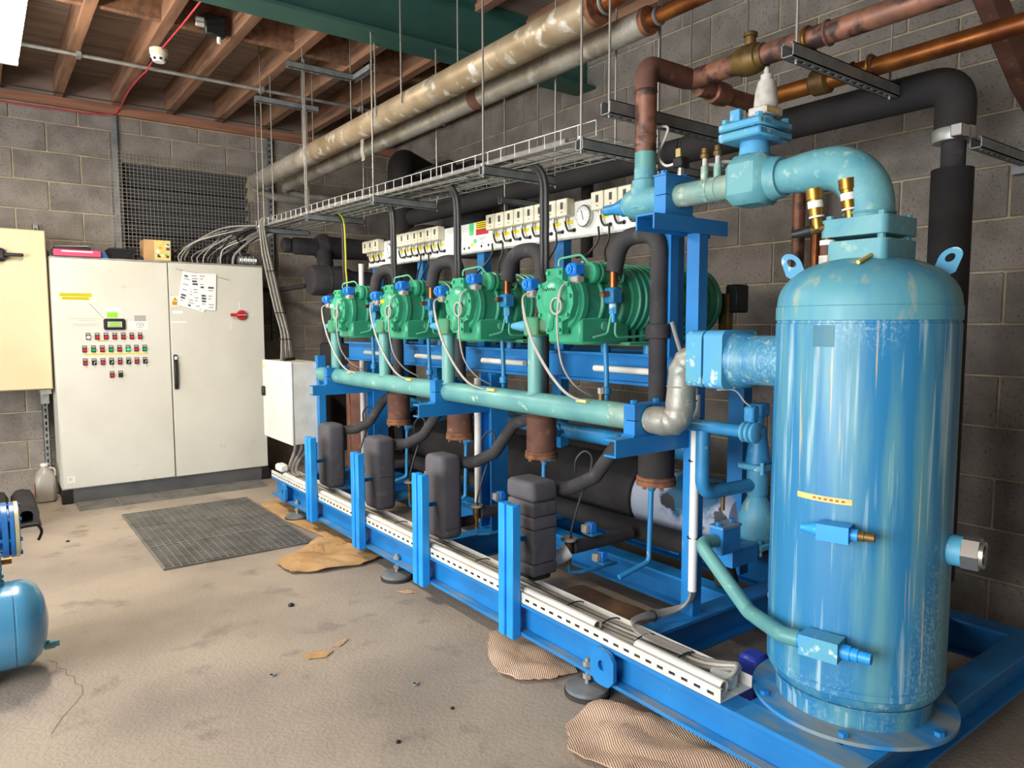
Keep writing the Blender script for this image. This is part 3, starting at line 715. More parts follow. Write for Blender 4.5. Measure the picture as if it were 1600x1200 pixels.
MB().box(2.05, 2.10, 5.20, 5.25, ST, 1.02).build('column', 'blue', sk)
# arms (channels along X) with clamp seats
ARM_Y = [1.78, 3.18, 4.61]
for y, x1 in zip(ARM_Y, (2.166, 2.21, 2.21)):
    mb = MB(); mb.box(1.774, x1, y, y+.007, .882, .947).box(1.774, x1, y+.007, y+.06, .94, .947).box(1.774, x1, y+.007, y+.06, .882, .889)
    mb.build('arm', 'blue', sk)
# top channel that carries the discharge pipe clamp
mb = MB(); mb.box(1.91, 2.32, 1.74, 1.747, 1.685, 1.74).box(1.91, 2.32, 1.747, 1.828, 1.733, 1.74).box(1.91, 2.32, 1.821, 1.828, 1.685, 1.733).build('top_channel', 'blue', sk)
# compressor support beams + stubs
CYS = [2.25+.728*i for i in range(4)]
ibeam(MB(), (2.3, 1.9, 1.09), (2.3, 5.2, 1.09), .135, .08).build('support_beam', 'blue', sk)
ibeam(MB(), (2.72, 1.9, 1.09), (2.72, 5.2, 1.09), .135, .08).build('support_beam', 'blue', sk)
for x in (2.3, 2.72):
    for y in CYS:
        for d in (-.13, .13):
            MB().cyl((x, y+d, 1.225), (x, y+d, 1.262), .022, n=12).build('mount_stub', 'blue_pipe', sk)
for y in (1.96, 3.2, 4.6, 5.15): MB().box(2.7, 2.76, y-.04, y+.04, ST, 1.09).build('column', 'blue', sk)
# anti-vibration pads
for k, (x, y) in enumerate(((1.735, 1.875), (1.735, 3.37), (1.735, 4.86))):
    o = thing('vibration_pad', ['round grey levelling pad under the skid rail beside the tray bend', 'round grey levelling pad between torn cardboard and dark floor patch', 'round grey levelling pad next to the large rubber mat'][k], 'machine foot', (x, y, 0), 'levelling pads under the skid rail')
    MB().lathe([(.085, 0), (.085, .016), (.078, .017)], (x, y, 0), n=28).build('rubber_base', 'mat_black', o)
    MB().lathe([(.08, .017), (.08, .03), (.06, .036), (.02, .04)], (x, y, 0), n=28).build('steel_cap', 'galv', o)
    MB().cyl((x, y, .04), (x, y, .135), .009, n=10).build('stud', 'galv_light', o)
    for z in (.058, .105): MB().hexa((x, y, z), (x, y, z+.018), .017).build('nut', 'galv_light', o)
# ------------------------------------------------ cable tray on the skid
ct = thing('skid_cable_tray', 'white perforated metal cable tray running along the front skid rail', 'cable tray', (1.81, 3.2, ST))
def slotted(mb, a0, a1, f, along0, along1, pitch=.05, slot=.026, sw=.007):
    """plate in the plane given by f(u, v) with a row of slots at mid width"""
TY0, TY1, TX0, TX1 = 1.278, 5.34, 1.719, 1.875
mb = MB(); zc = ST+.02
mb.box(TX0, TX0+.002, TY0, TY1, ST+.001, zc-.005).box(TX0, TX0+.002, TY0, TY1, zc+.005, ST+.042)
y = TY0
while y < TY1: mb.box(TX0, TX0+.002, y, min(y+.024, TY1), zc-.005, zc+.005); y += .05
mb.box(TX0, TX0+.009, TY0, TY1, ST+.042, ST+.044).build('front_lip', 'white_conduit', ct)
MB().box(TX1-.002, TX1, TY0, TY1, ST+.001, ST+.04).build('rear_lip', 'white_conduit', ct)
mb = MB(); xs = [TX0+.002, TX0+.04, TX0+.05, TX0+.08, TX0+.09, TX0+.12, TX0+.13, TX1-.002]
for i in range(0, 8, 2): mb.box(xs[i], xs[i+1], TY0, TY1, ST+.001, ST+.003)
for i in (1, 3, 5):
    y = TY0
    while y < TY1: mb.box(xs[i], xs[i+1], y, min(y+.026, TY1), ST+.001, ST+.003); y += .05
mb.build('perforated_base', 'tape_white', ct)
for k, (y0, y1) in enumerate(((1.29, 1.645), (1.84, 2.265), (2.4, 3.05), (3.15, 4.43), (4.66, 5.13))):
    mb = MB(); n = 12; xc = 1.752; z0 = ST+.012
    prof = [(xc+.021*math.cos(math.pi*2*i/n), z0+.024+.021*math.sin(math.pi*2*i/n)) for i in range(n)]
    inn = [(xc+.0175*math.cos(math.pi*2*i/n), z0+.024+.0175*math.sin(math.pi*2*i/n)) for i in range(n)]
    vs = [(a, y0, b) for a, b in prof]+[(a, y1, b) for a, b in prof]+[(a, y0, b) for a, b in inn]+[(a, y1, b) for a, b in inn]; fs = []
    for i in range(n):
        j = (i+1) % n; fs += [(i, j, n+j, n+i), (2*n+i, 3*n+i, 3*n+j, 2*n+j), (i, 2*n+i, 2*n+j, j), (n+i, n+j, 3*n+j, 3*n+i)]
    mb.add(vs, fs)
    tag(mb.build('conduit_tube', 'white_conduit'), ['white plastic conduit tube at the near open end of the skid tray beside the tank', 'white plastic conduit tube in the skid tray between lifting lug and first post', 'white plastic conduit tube in the skid tray between first and second post from the tank', 'longest white plastic conduit tube in the skid tray passing two posts', 'white plastic conduit tube in the skid tray below the grey junction box'][k], 'conduit', 'conduit tubes in the skid tray')
# cables lying in the tray
for k in range(7):
    x = 1.784+.0135*k; z = ST+.012+.008*(k % 2)
    pts = [(x, 5.25, z), (x+.004, 4.6, z), (x-.003, 4.0, z), (x+.003, 3.3, z), (x, 2.5, z+.002), (x, 1.95, z), (x+.01, 1.6, z+.004)]
    if k > 1: pts += [(x+.008, 1.45, z+.012), (x+.01, 1.37, z+.03), (1.868-.009*(6-k), 1.325, z+.044), (1.84-.004*(6-k), 1.302, z+.05), (1.79, 1.298, z+.036), (1.757, 1.325, ST+.036)]
    else: pts += [(x+.006, 1.45, z)]
    tag(MB().tube(spline(pts, 4), .0068, 7).build('tray_cable', 'cable_grey' if k % 3 else 'cable_light'), ORD[k]+' grey cable from the conduit tubes in the white skid tray', 'cable', 'grey cables in the skid tray')
for k, y in enumerate((1.5, 1.68, 1.85, 2.05, 2.7, 3.5)):
    mb = MB(); n = 14
    pts = [(1.826+.052*math.cos(2*math.pi*i/n), y, ST+.022+.02*math.sin(2*math.pi*i/n)) for i in range(n)]
    tag(mb.tube(pts, .0028, 5, closed=True).build('cable_tie', 'black'), ORD[k]+' black tie from the tank around the grey skid tray cables', 'cable tie', 'cable ties on the skid tray')
jb2 = thing('tray_junction_box', 'round white junction box lying at the open end of the skid tray', 'junction box', (1.822, 1.345, ST+.004))
MB().lathe([(.04, .004), (.043, .03), (.04, .036)], (1.822, 1.345, ST), n=24).build('base', 'white_conduit', jb2)
MB().lathe([(.041, .036), (.041, .042), (.036, .045)], (1.822, 1.345, ST), n=24).build('lid', 'tape_white', jb2)
# conduit on the column with the cables that drop from it
vc = thing('column_conduit', 'tall white conduit tied to the blue column, grey cables leaving its foot', 'conduit', (2.14, 1.73, .34))
MB().cyl((2.137, 1.728, .34), (2.137, 1.728, 1.09), .0165, n=16).build('tube', 'white', vc)
for z in (.545, .84, 1.0): MB().torus((2.143, 1.733, z), .021, .0035, 'z', 14, 6).build('cable_tie', 'black', vc)
for k in range(4):
    d = .007*(k-1.5)
    MB().tube(spline([(2.137+d, 1.728, .38), (2.14+d, 1.735, .31), (2.12+d, 1.765, .262+.004*k), (2.03, 1.792+d, .25+.004*k), (1.95, 1.788+d, .262+.003*k), (1.87, 1.775+d, .272), (1.835+d, 1.73, .268), (1.83+d*1.6, 1.64, .262), (1.84+d*1.6, 1.5, .262)], 6), .0055, 7).build('cable', 'cable_grey', vc)
MB().torus((1.99, 1.792, .257), .019, .004, 'x', 12, 6).build('cable_tie', 'black', vc)
MB().tube(spline([(2.137, 1.727, 1.08), (2.135, 1.728, 1.12), (2.12, 1.738, 1.16), (2.09, 1.76, 1.24), (2.05, 1.775, 1.36)], 5), .008, 8).build('cable', 'cable_grey', vc)

# ================================================================ TANK
TX, TY, TR = 2.07, 1.068, .243
tk = thing('oil_separator_tank', 'tall weathered blue pressure tank with domed top at the skid end', 'tank', (TX, TY, ST))
MB().lathe([(TR-.004, .33), (TR, .335), (TR, .352), (TR-.003, .354), (TR-.003, .358), (TR, .36), (TR, 1.352), (TR-.003, 1.354), (TR-.003, 1.36), (TR-.001, 1.362)], (TX, TY, 0), n=64).build('shell', 'tank', tk, ang=30)
hd = [(TR+.001, 1.362), (TR+.001, 1.40), (TR-.002, 1.402), (TR-.002, 1.408)]
for i in range(1, 11):
    q = i/10*math.pi/2; hd.append((max((TR-.002)*math.cos(q)**.82, .02), 1.408+.135*math.sin(q)))
MB().lathe(hd, (TX, TY, 0), n=64).build('top_head', 'tank_head', tk, ang=30)
bh = [(TR-.002, .335)]
for i in range(1, 9):
    q = i/8*math.pi/2; bh.append((max((TR-.003)*math.cos(q)**.8, .02), .335-.085*math.sin(q)))
MB().lathe(bh, (TX, TY, 0), n=64).build('bottom_head', 'tank', tk, ang=30)
MB().lathe([(TR-.03, ST+.012), (TR-.028, ST+.05), (TR-.018, .30)], (TX, TY, 0), n=56, cap=False).build('skirt', 'tank', tk)
MB().lathe([(.15, ST+.001), (.283, ST+.001), (.283, ST+.012), (.15, ST+.012)], (TX, TY, 0), n=56, cap=False).build('base_flange', 'blue_worn', tk)
for k in range(6):
    q = k*math.pi/3+.42; MB().hexa((TX+.262*math.cos(q), TY+.262*math.sin(q), ST+.012), (TX+.262*math.cos(q), TY+.262*math.sin(q), ST+.024), .014).build('anchor_bolt', 'blue', tk)
def polar(deg, r, z):   # deg: bearing from +X counter-clockwise
    return (TX+r*math.cos(R(deg)), TY+r*math.sin(R(deg)), z)
for deg in (-63, 117):
    n = 14; mb = MB(); u = Vector((math.cos(R(deg)), math.sin(R(deg)), 0)); c0 = Vector((TX, TY, 0))+u*.185
    out = [(-.028, 0), (.028, 0)]+[(.028*math.cos(math.pi*i/8), .055+.028*math.sin(math.pi*i/8)) for i in range(9)]
    m_ = 22; W_ = []
    tdir = Vector((-u.y, u.x, 0))
    vs = []
    def P(a, b, t): return c0+u*(a+b*.35)+Vector((0, 0, 1.478+b))+tdir*(t-.005)
    no = 24; O = []; I = []
    for i in range(no):
        q = 2*math.pi*i/no; c, s_ = math.cos(q), math.sin(q)
        O.append((.028*c, .055+.028*s_) if s_ > -.1 else (.028*c/max(abs(c), abs(s_)) if abs(c) > .3 else .028*c/.9, .055+s_*.055)); I.append((.012*c, .055+.012*s_))
    vs = [P(a, b, 0) for a, b in O]+[P(a, b, 0) for a, b in I]+[P(a, b, .01) for a, b in O]+[P(a, b, .01) for a, b in I]; fs = []
    for i in range(no):
        j = (i+1) % no; fs += [(i, j, no+j, no+i), (2*no+i, 3*no+i, 3*no+j, 2*no+j), (i, 2*no+i, 2*no+j, j), (no+i, no+j, 3*no+j, 3*no+i)]
    mb.add(vs, fs).build('lifting_eye', 'lightblue', tk)
def rsq(cx_, cz_, h, y0, y1, r_):
    pts = []
    for k, (sx, sz) in enumerate(((1, 1), (-1, 1), (-1, -1), (1, -1))):
        for i in range(6):
            q = math.pi/2*(k+i/5); pts.append((cz_+sz*(h-r_)+r_*math.sin(q), cx_+sx*(h-r_)+r_*math.cos(q)))
    return MB().prism(pts, y0, y1, 'y')
def rsqz(cx_, cy_, h, z0, z1, r_):
    pts = []
    for k, (sx, sy) in enumerate(((1, 1), (-1, 1), (-1, -1), (1, -1))):
        for i in range(6):
            q = math.pi/2*(k+i/5); pts.append((cx_+sx*(h-r_)+r_*math.cos(q), cy_+sy*(h-r_)+r_*math.sin(q)))
    return MB().prism(pts, z0, z1, 'z')
# side nozzle towards the header (along +Y)
NX, NZ = 1.985, 1.237
MB().lathe([(.079, 1.19), (.079, 1.37), (.085, 1.395), (.093, 1.432)], (NX, 0, NZ), 'y', 32).build('side_nozzle', 'tank', tk)
rsq(NX, NZ, .095, 1.43, 1.502, .028).build('nozzle_flange', 'lightblue', tk)
# top nozzle flange
rsqz(TX, TY, .096, 1.525, 1.585, .02).build('top_flange', 'teal_valve', tk)
lb = MB(); n = 10
for i in range(n):
    q0, q1 = R(168+i*3.6), R(168+(i+1)*3.6)
    lb.add([(TX+(TR+.001)*math.cos(q), TY+(TR+.001)*math.sin(q), z) for q, z in ((q0, .868), (q1, .868), (q1, .884), (q0, .884))], [(0, 1, 2, 3)])
lbl = lb.build('yellow_label', 'yellow_pale', tk)
lb = MB()
for i in range(3, 9):
    q0, q1 = R(169+i*3.6), R(171+i*3.6)
    lb.add([(TX+(TR+.0016)*math.cos(q), TY+(TR+.0016)*math.sin(q), z) for q, z in ((q0, .873), (q1, .873), (q1, .879), (q0, .879))], [(0, 1, 2, 3)])
lb.build('label_print', 'ink_red', lbl, kind='stuff')
# dull plate patch and flaking primer marks
for a0, a1, z0, z1, m, nm in ((176, 190, 1.29, 1.348, 'stain', 'stain_patch'),):
    lb = MB()
    for i in range(8):
        q0, q1 = R(a0+(a1-a0)*i/8), R(a0+(a1-a0)*(i+1)/8)
        lb.add([(TX+(TR+.0008)*math.cos(q), TY+(TR+.0008)*math.sin(q), z) for q, z in ((q0, z0), (q1, z0), (q1, z1), (q0, z1))], [(0, 1, 2, 3)])
    lb.build(nm, m, tk)
MB().tube([polar(200, .178, 1.516), polar(216, .1, 1.545)], .006, 6).build('yellow_marker', 'yellow_pale', tk)
# sight glass on the near side
sg = MB().cyl(polar(-80, TR-.01, .735), polar(-80, TR+.03, .735), .042, n=24).build('sight_boss', 'lightblue', tk)
MB().hexa(polar(-80, TR+.03, .735), polar(-80, TR+.07, .735), .046).build('sight_nut', 'chrome', sg)
MB().cyl(polar(-80, TR+.07, .735), polar(-80, TR+.08, .735), .037, n=24).build('sight_ring', 'chrome', sg)
MB().cyl(polar(-80, TR+.08, .735), polar(-80, TR+.082, .735), .026, n=24).build('sight_glass', 'glass_dark', sg)
# middle needle valve
def small_valve(name, deg, z, L0, L1, s, brass=True):
    u = Vector((math.cos(R(deg)), math.sin(R(deg)), 0)); t = Vector((-u.y, u.x, 0)); c = Vector((TX, TY, z))+u*(TR+.035*s)
    b = MB().cyl(Vector((TX, TY, z))+u*(TR-.01), c, .02*s, n=16).build(name, 'lightblue', tk)
    MB().lathe([(.036*s, -.004), (.036*s, .006)], (0, 0, 0), 'x', 20)
    q = MB(); d = .026*s
    vs = [c+u*a*d+t*b_*d*1.55+Vector((0, 0, e*d*.85)) for a in (-1, 1) for b_ in (-1, 1) for e in (-1, 1)]
    q.add(vs, [(0, 1, 3, 2), (4, 6, 7, 5), (0, 4, 5, 1), (2, 3, 7, 6), (0, 2, 6, 4), (1, 5, 7, 3)]).build('valve_body', 'blue_post' if brass else 'lightblue', b)
    MB().tube([c-t*.03*s, c-t*(.05*s), c-t*(.055*s), c-t*L0], [.018*s, .018*s, .015*s, .010*s], 14).build('valve_stem', 'blue_post', b)
    MB().tube([c+t*.03*s, c+t*(L1*.6)], .016*s, 14).build('valve_neck', 'blue_post', b)
    MB().tube([c+t*(L1*.6), c+t*(L1*.75), c+t*(L1*.76), c+t*L1], [.014*s, .014*s, .012*s, .012*s], 12).build('valve_cap', 'bronze' if brass else 'blue_post', b)
    return c, u, t
small_valve('needle_valve', 196, .8, .085, .098, 1.0)
c_low, u_low, t_low = small_valve('drain_valve', 192, .485, .10, .125, 1.25, False)
# relief valves on the head
rvt = thing('relief_valves', 'pair of brass relief valves branching from a tee on the tank dome', 'relief valve', (1.995, 1.145, 1.52))
bx_, by_ = 1.99, 1.145
MB().hexa((bx_, by_, 1.512), (bx_, by_, 1.548), .026).build('hex_base', 'gum', rvt)
MB().cyl((bx_, by_, 1.548), (bx_, by_, 1.58), .02, n=16).build('rusty_neck', 'rust', rvt)
MB().cyl((bx_, by_, 1.578), (bx_, by_, 1.592), .022, n=16).build('white_tape', 'white', rvt)
MB().cyl((bx_, by_, 1.59), (bx_, by_, 1.632), .013, n=14).build('stem', 'bronze', rvt)
tdir = Vector((.42, -.9, .18)).normalized(); c0 = Vector((bx_, by_, 1.632))
MB().tube([c0-tdir*.05, c0+tdir*.062], .0135, 14).build('tee', 'bronze', rvt)
MB().tube([c0-tdir*.05, c0-tdir*.055, c0-tdir*.1], [.016, .016, .011], 12).build('handle', 'black', rvt)
for off, ln in ((-.028, .115), (.06, .12)):
    p = c0+tdir*off; ax = Vector((-.08, .1, 1)).normalized()
    bd_ = MB().tube([p, p+ax*.03, p+ax*.031, p+ax*(ln-.03), p+ax*(ln-.029), p+ax*ln], [.015, .015, .02, .02, .023, .023], 14).build('valve_body', 'brass', rvt)
    MB().tube([p+ax*.06, p+ax*.08], .0213, 14).build('maker_band', 'white', bd_); MB().tube([p+ax*.032, p+ax*.037], .0213, 14).build('white_ring', 'white', bd_)

# ================================================================ DISCHARGE LINE ON TOP OF THE TANK
PZ = 1.815
dl = thing('discharge_elbow', 'large teal swept elbow and square valve joining the tank top to its outlet pipe', 'pipe', (TX, 1.2, 1.59))
rsqz(TX, TY, .096, 1.598, 1.648, .02).build('mating_flange', 'teal_valve', dl)
for sx in (-1, 1):
    for sy in (-1, 1): MB().cyl((TX+sx*.075, TY+sy*.075, 1.58), (TX+sx*.075, TY+sy*.075, 1.66), .011, n=8).build('flange_bolt', 'teal_valve', dl)
pth = []; rad = []
for i in range(4): pth.append((TX, TY, 1.645+.01*i)); rad.append(.066)
for i in range(1, 15):
    q = i/14*math.pi/2; pth.append((TX, TY+.14*(1-math.cos(q)), 1.675+.14*math.sin(q))); rad.append(.066+.004*math.sin(q*2)-.004*(i/14))
for i in range(1, 7): pth.append((TX, TY+.14+.03*i, PZ)); rad.append(.066-.003*i)
MB().tube(pth, rad, 32).build('swept_elbow', 'teal_valve', dl)
MB().torus((TX, TY, 1.665), .067, .004, 'z', 32, 6).build('weld_ring', 'teal_valve', dl)
vb = MB().box(TX-.075, TX+.075, 1.375, 1.535, 1.74, 1.9, .032).build('valve_body', 'teal_valve', dl)
MB().lathe([(.062, 1.345), (.07, 1.38)], (TX, 0, PZ), 'y', 28).build('valve_neck', 'teal_valve', dl)
MB().lathe([(.05, 1.9), (.045, 1.945)], (TX, 1.455, 0), n=28).build('bonnet_neck', 'lightblue', dl)
MB().box(TX-.09, TX+.09, 1.375, 1.535, 1.942, 1.97, .006).build('bonnet_flange', 'lightblue', dl)
MB().box(TX-.09, TX+.09, 1.375, 1.535, 1.974, 2.0, .006).build('bonnet_flange', 'lightblue', dl)
for sx in (-1, 1):
    for sy in (-1, 1): MB().hexa((TX+sx*.07, 1.455+sy*.062, 2.0), (TX+sx*.07, 1.455+sy*.062, 2.014), .013).build('bonnet_bolt', 'lightblue', dl)
MB().box(TX-.05, TX-.03, 1.48, 1.52, 2.0, 2.05, .003).build('indicator_plate', 'lightblue', dl)
cp = MB().cyl((TX+.015, 1.425, 2.0), (TX+.015, 1.425, 2.02), .026, n=16).build('stem_base', 'lightblue', dl)
cp = MB().box(TX-.035, TX+.055, 1.39, 1.46, 2.018, 2.045, .004).build('stem_clamp', 'gum', dl)
MB().box(TX-.037, TX+.03, 1.388, 1.3905, 2.024, 2.036).build('yellow_label', 'yellow_pale', dl)
MB().lathe([(.036, 2.045), (.038, 2.06), (.034, 2.1), (.027, 2.13), (.02, 2.132), (.019, 2.15), (.01, 2.152), (.009, 2.168), (.004, 2.176)], (TX+.012, 1.425, 0), n=18).build('white_cap', 'gum', dl)
# spool through the clamp with two gauge cocks
MB().lathe([(.048, 1.53), (.048, 1.545), (.042, 1.55), (.042, 1.585), (.0445, 1.587), (.0445, 1.593), (.042, 1.595), (.042, 1.62), (.0445, 1.622), (.0445, 1.628), (.042, 1.63), (.042, 1.835)], (TX, 0, PZ), 'y', 28).build('spool', 'wrap_teal', dl)
for y in (1.655, 1.6):
    ck = MB().cyl((TX, y, PZ+.035), (TX, y, PZ+.085), .014, n=12).build('gauge_cock', 'wrap_teal', dl)
    MB().cyl((TX, y, PZ+.085), (TX, y, PZ+.115), .009, n=10).build('nipple', 'gum', ck)
    MB().lathe([(.016, 0), (.017, .014), (.013, .018), (.013, .034), (.006, .036)], (TX, y, PZ+.112), n=10).build('cap_nut', 'bronze', ck)
    MB().cyl((TX+.01, y, PZ+.092), (TX+.06, y-.03, PZ+.094), .007, n=8).build('lever', 'gum', ck)
def clamp(name, label, x, y0, y1, z, w, h, pr, blue='blue', grp=None, bolts=(-1, 1)):
    """two half blocks around a pipe running along Y"""
    o = thing(name, label, 'pipe clamp', (x, (y0+y1)/2, z-h/2), grp)
    for nm, s in (('lower_half', -1), ('upper_half', 1)):
        mb = MB(); n = 12; arc = [(pr*math.cos(math.pi*i/n), s*pr*math.sin(math.pi*i/n)) for i in range(n+1)]
        poly = [(w/2, s*.0015), (w/2, s*h/2), (-w/2, s*h/2), (-w/2, s*.0015)]+[(-a, b+s*.0015) for a, b in arc]
        vs = [(x+a, y0, z+b) for a, b in poly]+[(x+a, y1, z+b) for a, b in poly]; m_ = len(poly)
        mb.add(vs, [tuple(range(m_)), tuple(range(2*m_-1, m_-1, -1))]+[(i, (i+1) % m_, m_+(i+1) % m_, m_+i) for i in range(m_)])
        mb.build(nm, blue, o, ang=30)
    MB().box(x-w/2-.008, x+w/2+.008, y0-.004, y1+.004, z-h/2-.007, z-h/2).build('base_plate', blue, o)
    MB().box(x-w/2-.004, x+w/2+.004, y0-.002, y1+.002, z+h/2, z+h/2+.006).build('cover_plate', blue, o)
    for s in bolts: MB().hexa((x+s*w*.36, (y0+y1)/2, z+h/2+.006), (x+s*w*.36, (y0+y1)/2, z+h/2+.02), .013).build('bolt', blue, o)
    return o
clamp('pipe_clamp', 'tall blue split pipe clamp bolted on the top channel of the column', TX, 1.765, 1.82, PZ, .15, .135, .043)
ss = thing('pressure_switch', 'small black plug connector standing on the pipe clamp of the top channel', 'connector', (2.12, 1.83, 1.9))
MB().cyl((2.115, 1.8, 1.888), (2.115, 1.8, 1.925), .014, n=14).build('chrome_nut', 'chrome', ss); MB().box(2.095, 2.14, 1.78, 1.825, 1.925, 1.965, .005).build('plug', 'black', ss)
MB().tube(spline([(2.12, 1.825, 1.95), (2.12, 1.88, 1.95), (2.13, 1.925, 2.0), (2.14, 1.9, 2.06), (2.15, 1.9, 2.1), (2.14, 1.96, 2.11), (2.13, 2.02, 2.10)], 6), .005, 7).build('lead', 'white', ss)
av = thing('angle_valve', 'teal angle valve behind the column clamp with long stem cap, feeding the riser', 'valve', (TX, 1.94, 1.75))
MB().lathe([(.042, 1.828), (.05, 1.832), (.053, 1.85), (.05, 1.87), (.06, 1.91), (.062, 1.97), (.055, 2.0), (.045, 2.02)], (TX, 0, PZ), 'y', 28).build('body', 'teal_valve', av)
MB().lathe([(.06, 1.79), (.058, 1.85), (.048, 1.875), (.05, 1.885), (.05, 1.895), (.042, 1.9), (.042, 1.94)], (TX, 1.935, 0), n=28).build('outlet_neck', 'teal_valve', av)
MB().lathe([(.034, 2.02), (.036, 2.03), (.036, 2.05), (.028, 2.055), (.027, 2.08), (.022, 2.085), (.02, 2.15), (.014, 2.155)], (TX, 0, PZ-.005), 'y', 18).build('stem_cap', 'blue_pipe', av)
# copper riser and overhead copper pipe
JX2, JZ = 2.297, 2.318
cr = thing('copper_riser', 'tarnished copper riser from the teal angle valve into the overhead copper line', 'pipe', (TX, 1.935, 1.94))
MB().cyl((TX, 1.935, 1.935), (TX, 1.935, 2.0), .0405, n=28).build('painted_foot', 'teal', cr)
MB().cyl((TX, 1.935, 2.0), (TX, 1.935, 2.03), .0403, n=28).build('pink_band', 'copper_tarnish', cr)
MB().tube([(TX, 1.935, 2.03), (TX, 1.935, 2.235)], .04, 28).build('riser_pipe', 'copper_tarnish', cr)
for z in (2.06, 2.225): MB().torus((TX, 1.935, z), .04, .004, 'z', 28, 6).build('joint_ring', 'copper_tarnish', cr)
MB().tube(fillet([(TX, 1.935, 2.23), (TX, 1.935, JZ), (JX2+.0, 1.935, JZ)], .085, 10), .041, 28).build('elbow', 'rust', cr)
oc = thing('overhead_copper_line', 'overhead tarnished copper pipe with bronze ball valve running from the riser', 'pipe', (JX2, 1.3, JZ))
MB().tube(fillet([(JX2-.02, 1.935, JZ), (JX2+.03, 1.935, JZ), (JX2+.03, 1.72, JZ)], .06, 8), .0385, 24).build('bend', 'copper_tarnish', oc)
MB().cyl((JX2+.03, 1.78, JZ), (JX2+.03, .2, JZ), .037, n=24).build('tube', 'copper_tarnish', oc)
MB().lathe([(.042, 1.725), (.044, 1.71), (.05, 1.705), (.055, 1.68), (.055, 1.65), (.05, 1.625), (.044, 1.62), (.042, 1.60)], (JX2+.03, 0, JZ), 'y', 24).build('ball_valve', 'bronze', oc)
MB().lathe([(.02, 0), (.02, .03), (.025, .032), (.025, .044), (.014, .05)], (JX2+.03, 1.665, JZ+.05), n=12).build('valve_stem', 'bronze', oc)
for y in (1.44, 1.36): MB().torus((JX2+.03, y, JZ), .038, .006, 'y', 24, 6).build('joint_ring', 'rust', oc)
br = thing('copper_branch', 'dark copper branch pipe crossing from the bend to the second overhead line', 'pipe', (2.5, 1.93, JZ))
MB().lathe([(.034, 2.37), (.034, 2.45), (.045, 2.455), (.048, 2.5), (.045, 2.54), (.034, 2.545), (.034, 2.72)], (0, 1.935, JZ-.02), 'x', 20).build('tube', 'copper_tarnish', br)
c2 = thing('second_copper_line', 'overhead orange copper pipe with dark ball valve nearer the block wall', 'pipe', (2.74, 1.2, JZ))
MB().tube(fillet([(2.735, 1.96, JZ-.02), (2.745, 1.8, JZ-.01), (2.75, .2, JZ)], .06, 6), .034, 24).build('tube', 'copper', c2)
MB().lathe([(.04, 1.67), (.05, 1.66), (.052, 1.6), (.04, 1.59)], (2.746, 0, JZ-.005), 'y', 22).build('ball_valve', 'bronze', c2)
MB().lathe([(.018, 0), (.018, .03), (.022, .034), (.022, .042)], (2.746, 1.63, JZ+.045), n=12).build('valve_stem', 'bronze', c2)
for y in (1.5, 1.42): MB().torus((2.746, y, JZ-.005), .035, .005, 'y', 22, 6).build('joint_ring', 'rust', c2)
# ================================================================ HEADER, RISERS, CLAMPS
HX, HZ = 1.96, 1.005
hp = thing('header_pipe', 'long teal header pipe running past the compressors on clamps and arms', 'pipe', (HX, 3.3, HZ))
MB().lathe([(.03, 4.93), (.048, 4.92), (.05, 4.9), (.05, 1.97), (.0475, 1.965), (.0475, 1.775)], (HX, 0, HZ), 'y', 28).build('main_tube', 'teal', hp)
MB().lathe([(.0492, 1.966), (.0492, 1.858), (.047, 1.855)], (HX, 0, HZ), 'y', 28).build('wrapped_end', 'wrap_teal', hp)
RIS = [2.465+.728*i for i in range(4)]
for i, y in enumerate(RIS):
    MB().cyl((HX, y, HZ+.03), (HX, y, 1.30), .0345, n=22).build('riser', 'teal', hp)
    MB().torus((HX, y, HZ+.043), .037, .006, 'z', 22, 6).build('weld_ring', 'teal', hp)
for y in (2.12, 2.75, 3.55, 4.35): MB().box(HX-.045, HX-.02, y-.03, y+.03, HZ+.037, HZ+.0485).build('yellow_label', 'yellow_pale', hp)
MB().cyl((HX, 2.05, HZ+.045), (HX, 2.05, HZ+.075), .012, n=10).build('gauge_port', 'bronze', hp); MB().hexa((HX, 2.05, HZ+.075), (HX, 2.05, HZ+.098), .014).build('gauge_cap', 'galv_light', hp)
for k, y in enumerate(ARM_Y):
    clamp('pipe_clamp', ['blue split clamp holding the header pipe next to the wrapped bend', 'blue split clamp holding the header pipe at mid length', 'blue split clamp holding the closed far end of the header pipe'][k], HX, y-.005+.015, y+.065, HZ, .165, .105, .0505, 'blue', 'header pipe clamps')
wb_ = thing('wrapped_bend', 'silver tape wrapped S-bend rising from the header pipe to the tank nozzle', 'pipe', (HX, 1.75, HZ))
pth = fillet([(HX, 1.785, HZ), (HX, 1.655, HZ), (NX-.01, 1.655, NZ), (NX, 1.50, NZ)], [.075, .09], 10)
MB().tube(pth, [.05+.003*math.sin(i*1.9) for i in range(len(pth))], 28).build('wrapped_tube', 'wrap', wb_)
for k, z in enumerate((HZ+.08, HZ+.13)): MB().torus((NX-.016, 1.655, z), .051, .003, 'z', 28, 6).build('tape_edge', 'wrap', wb_)
rsq(NX, NZ, .093, 1.512, 1.575, .025).build('flange', 'lightblue', wb_)
for sx in (-1, 1):
    for sz in (-1, 1): MB().cyl((NX+sx*.074, 1.49, NZ+sz*.074), (NX+sx*.074, 1.582, NZ+sz*.074), .011, n=8).build('flange_bolt', 'lightblue', wb_)

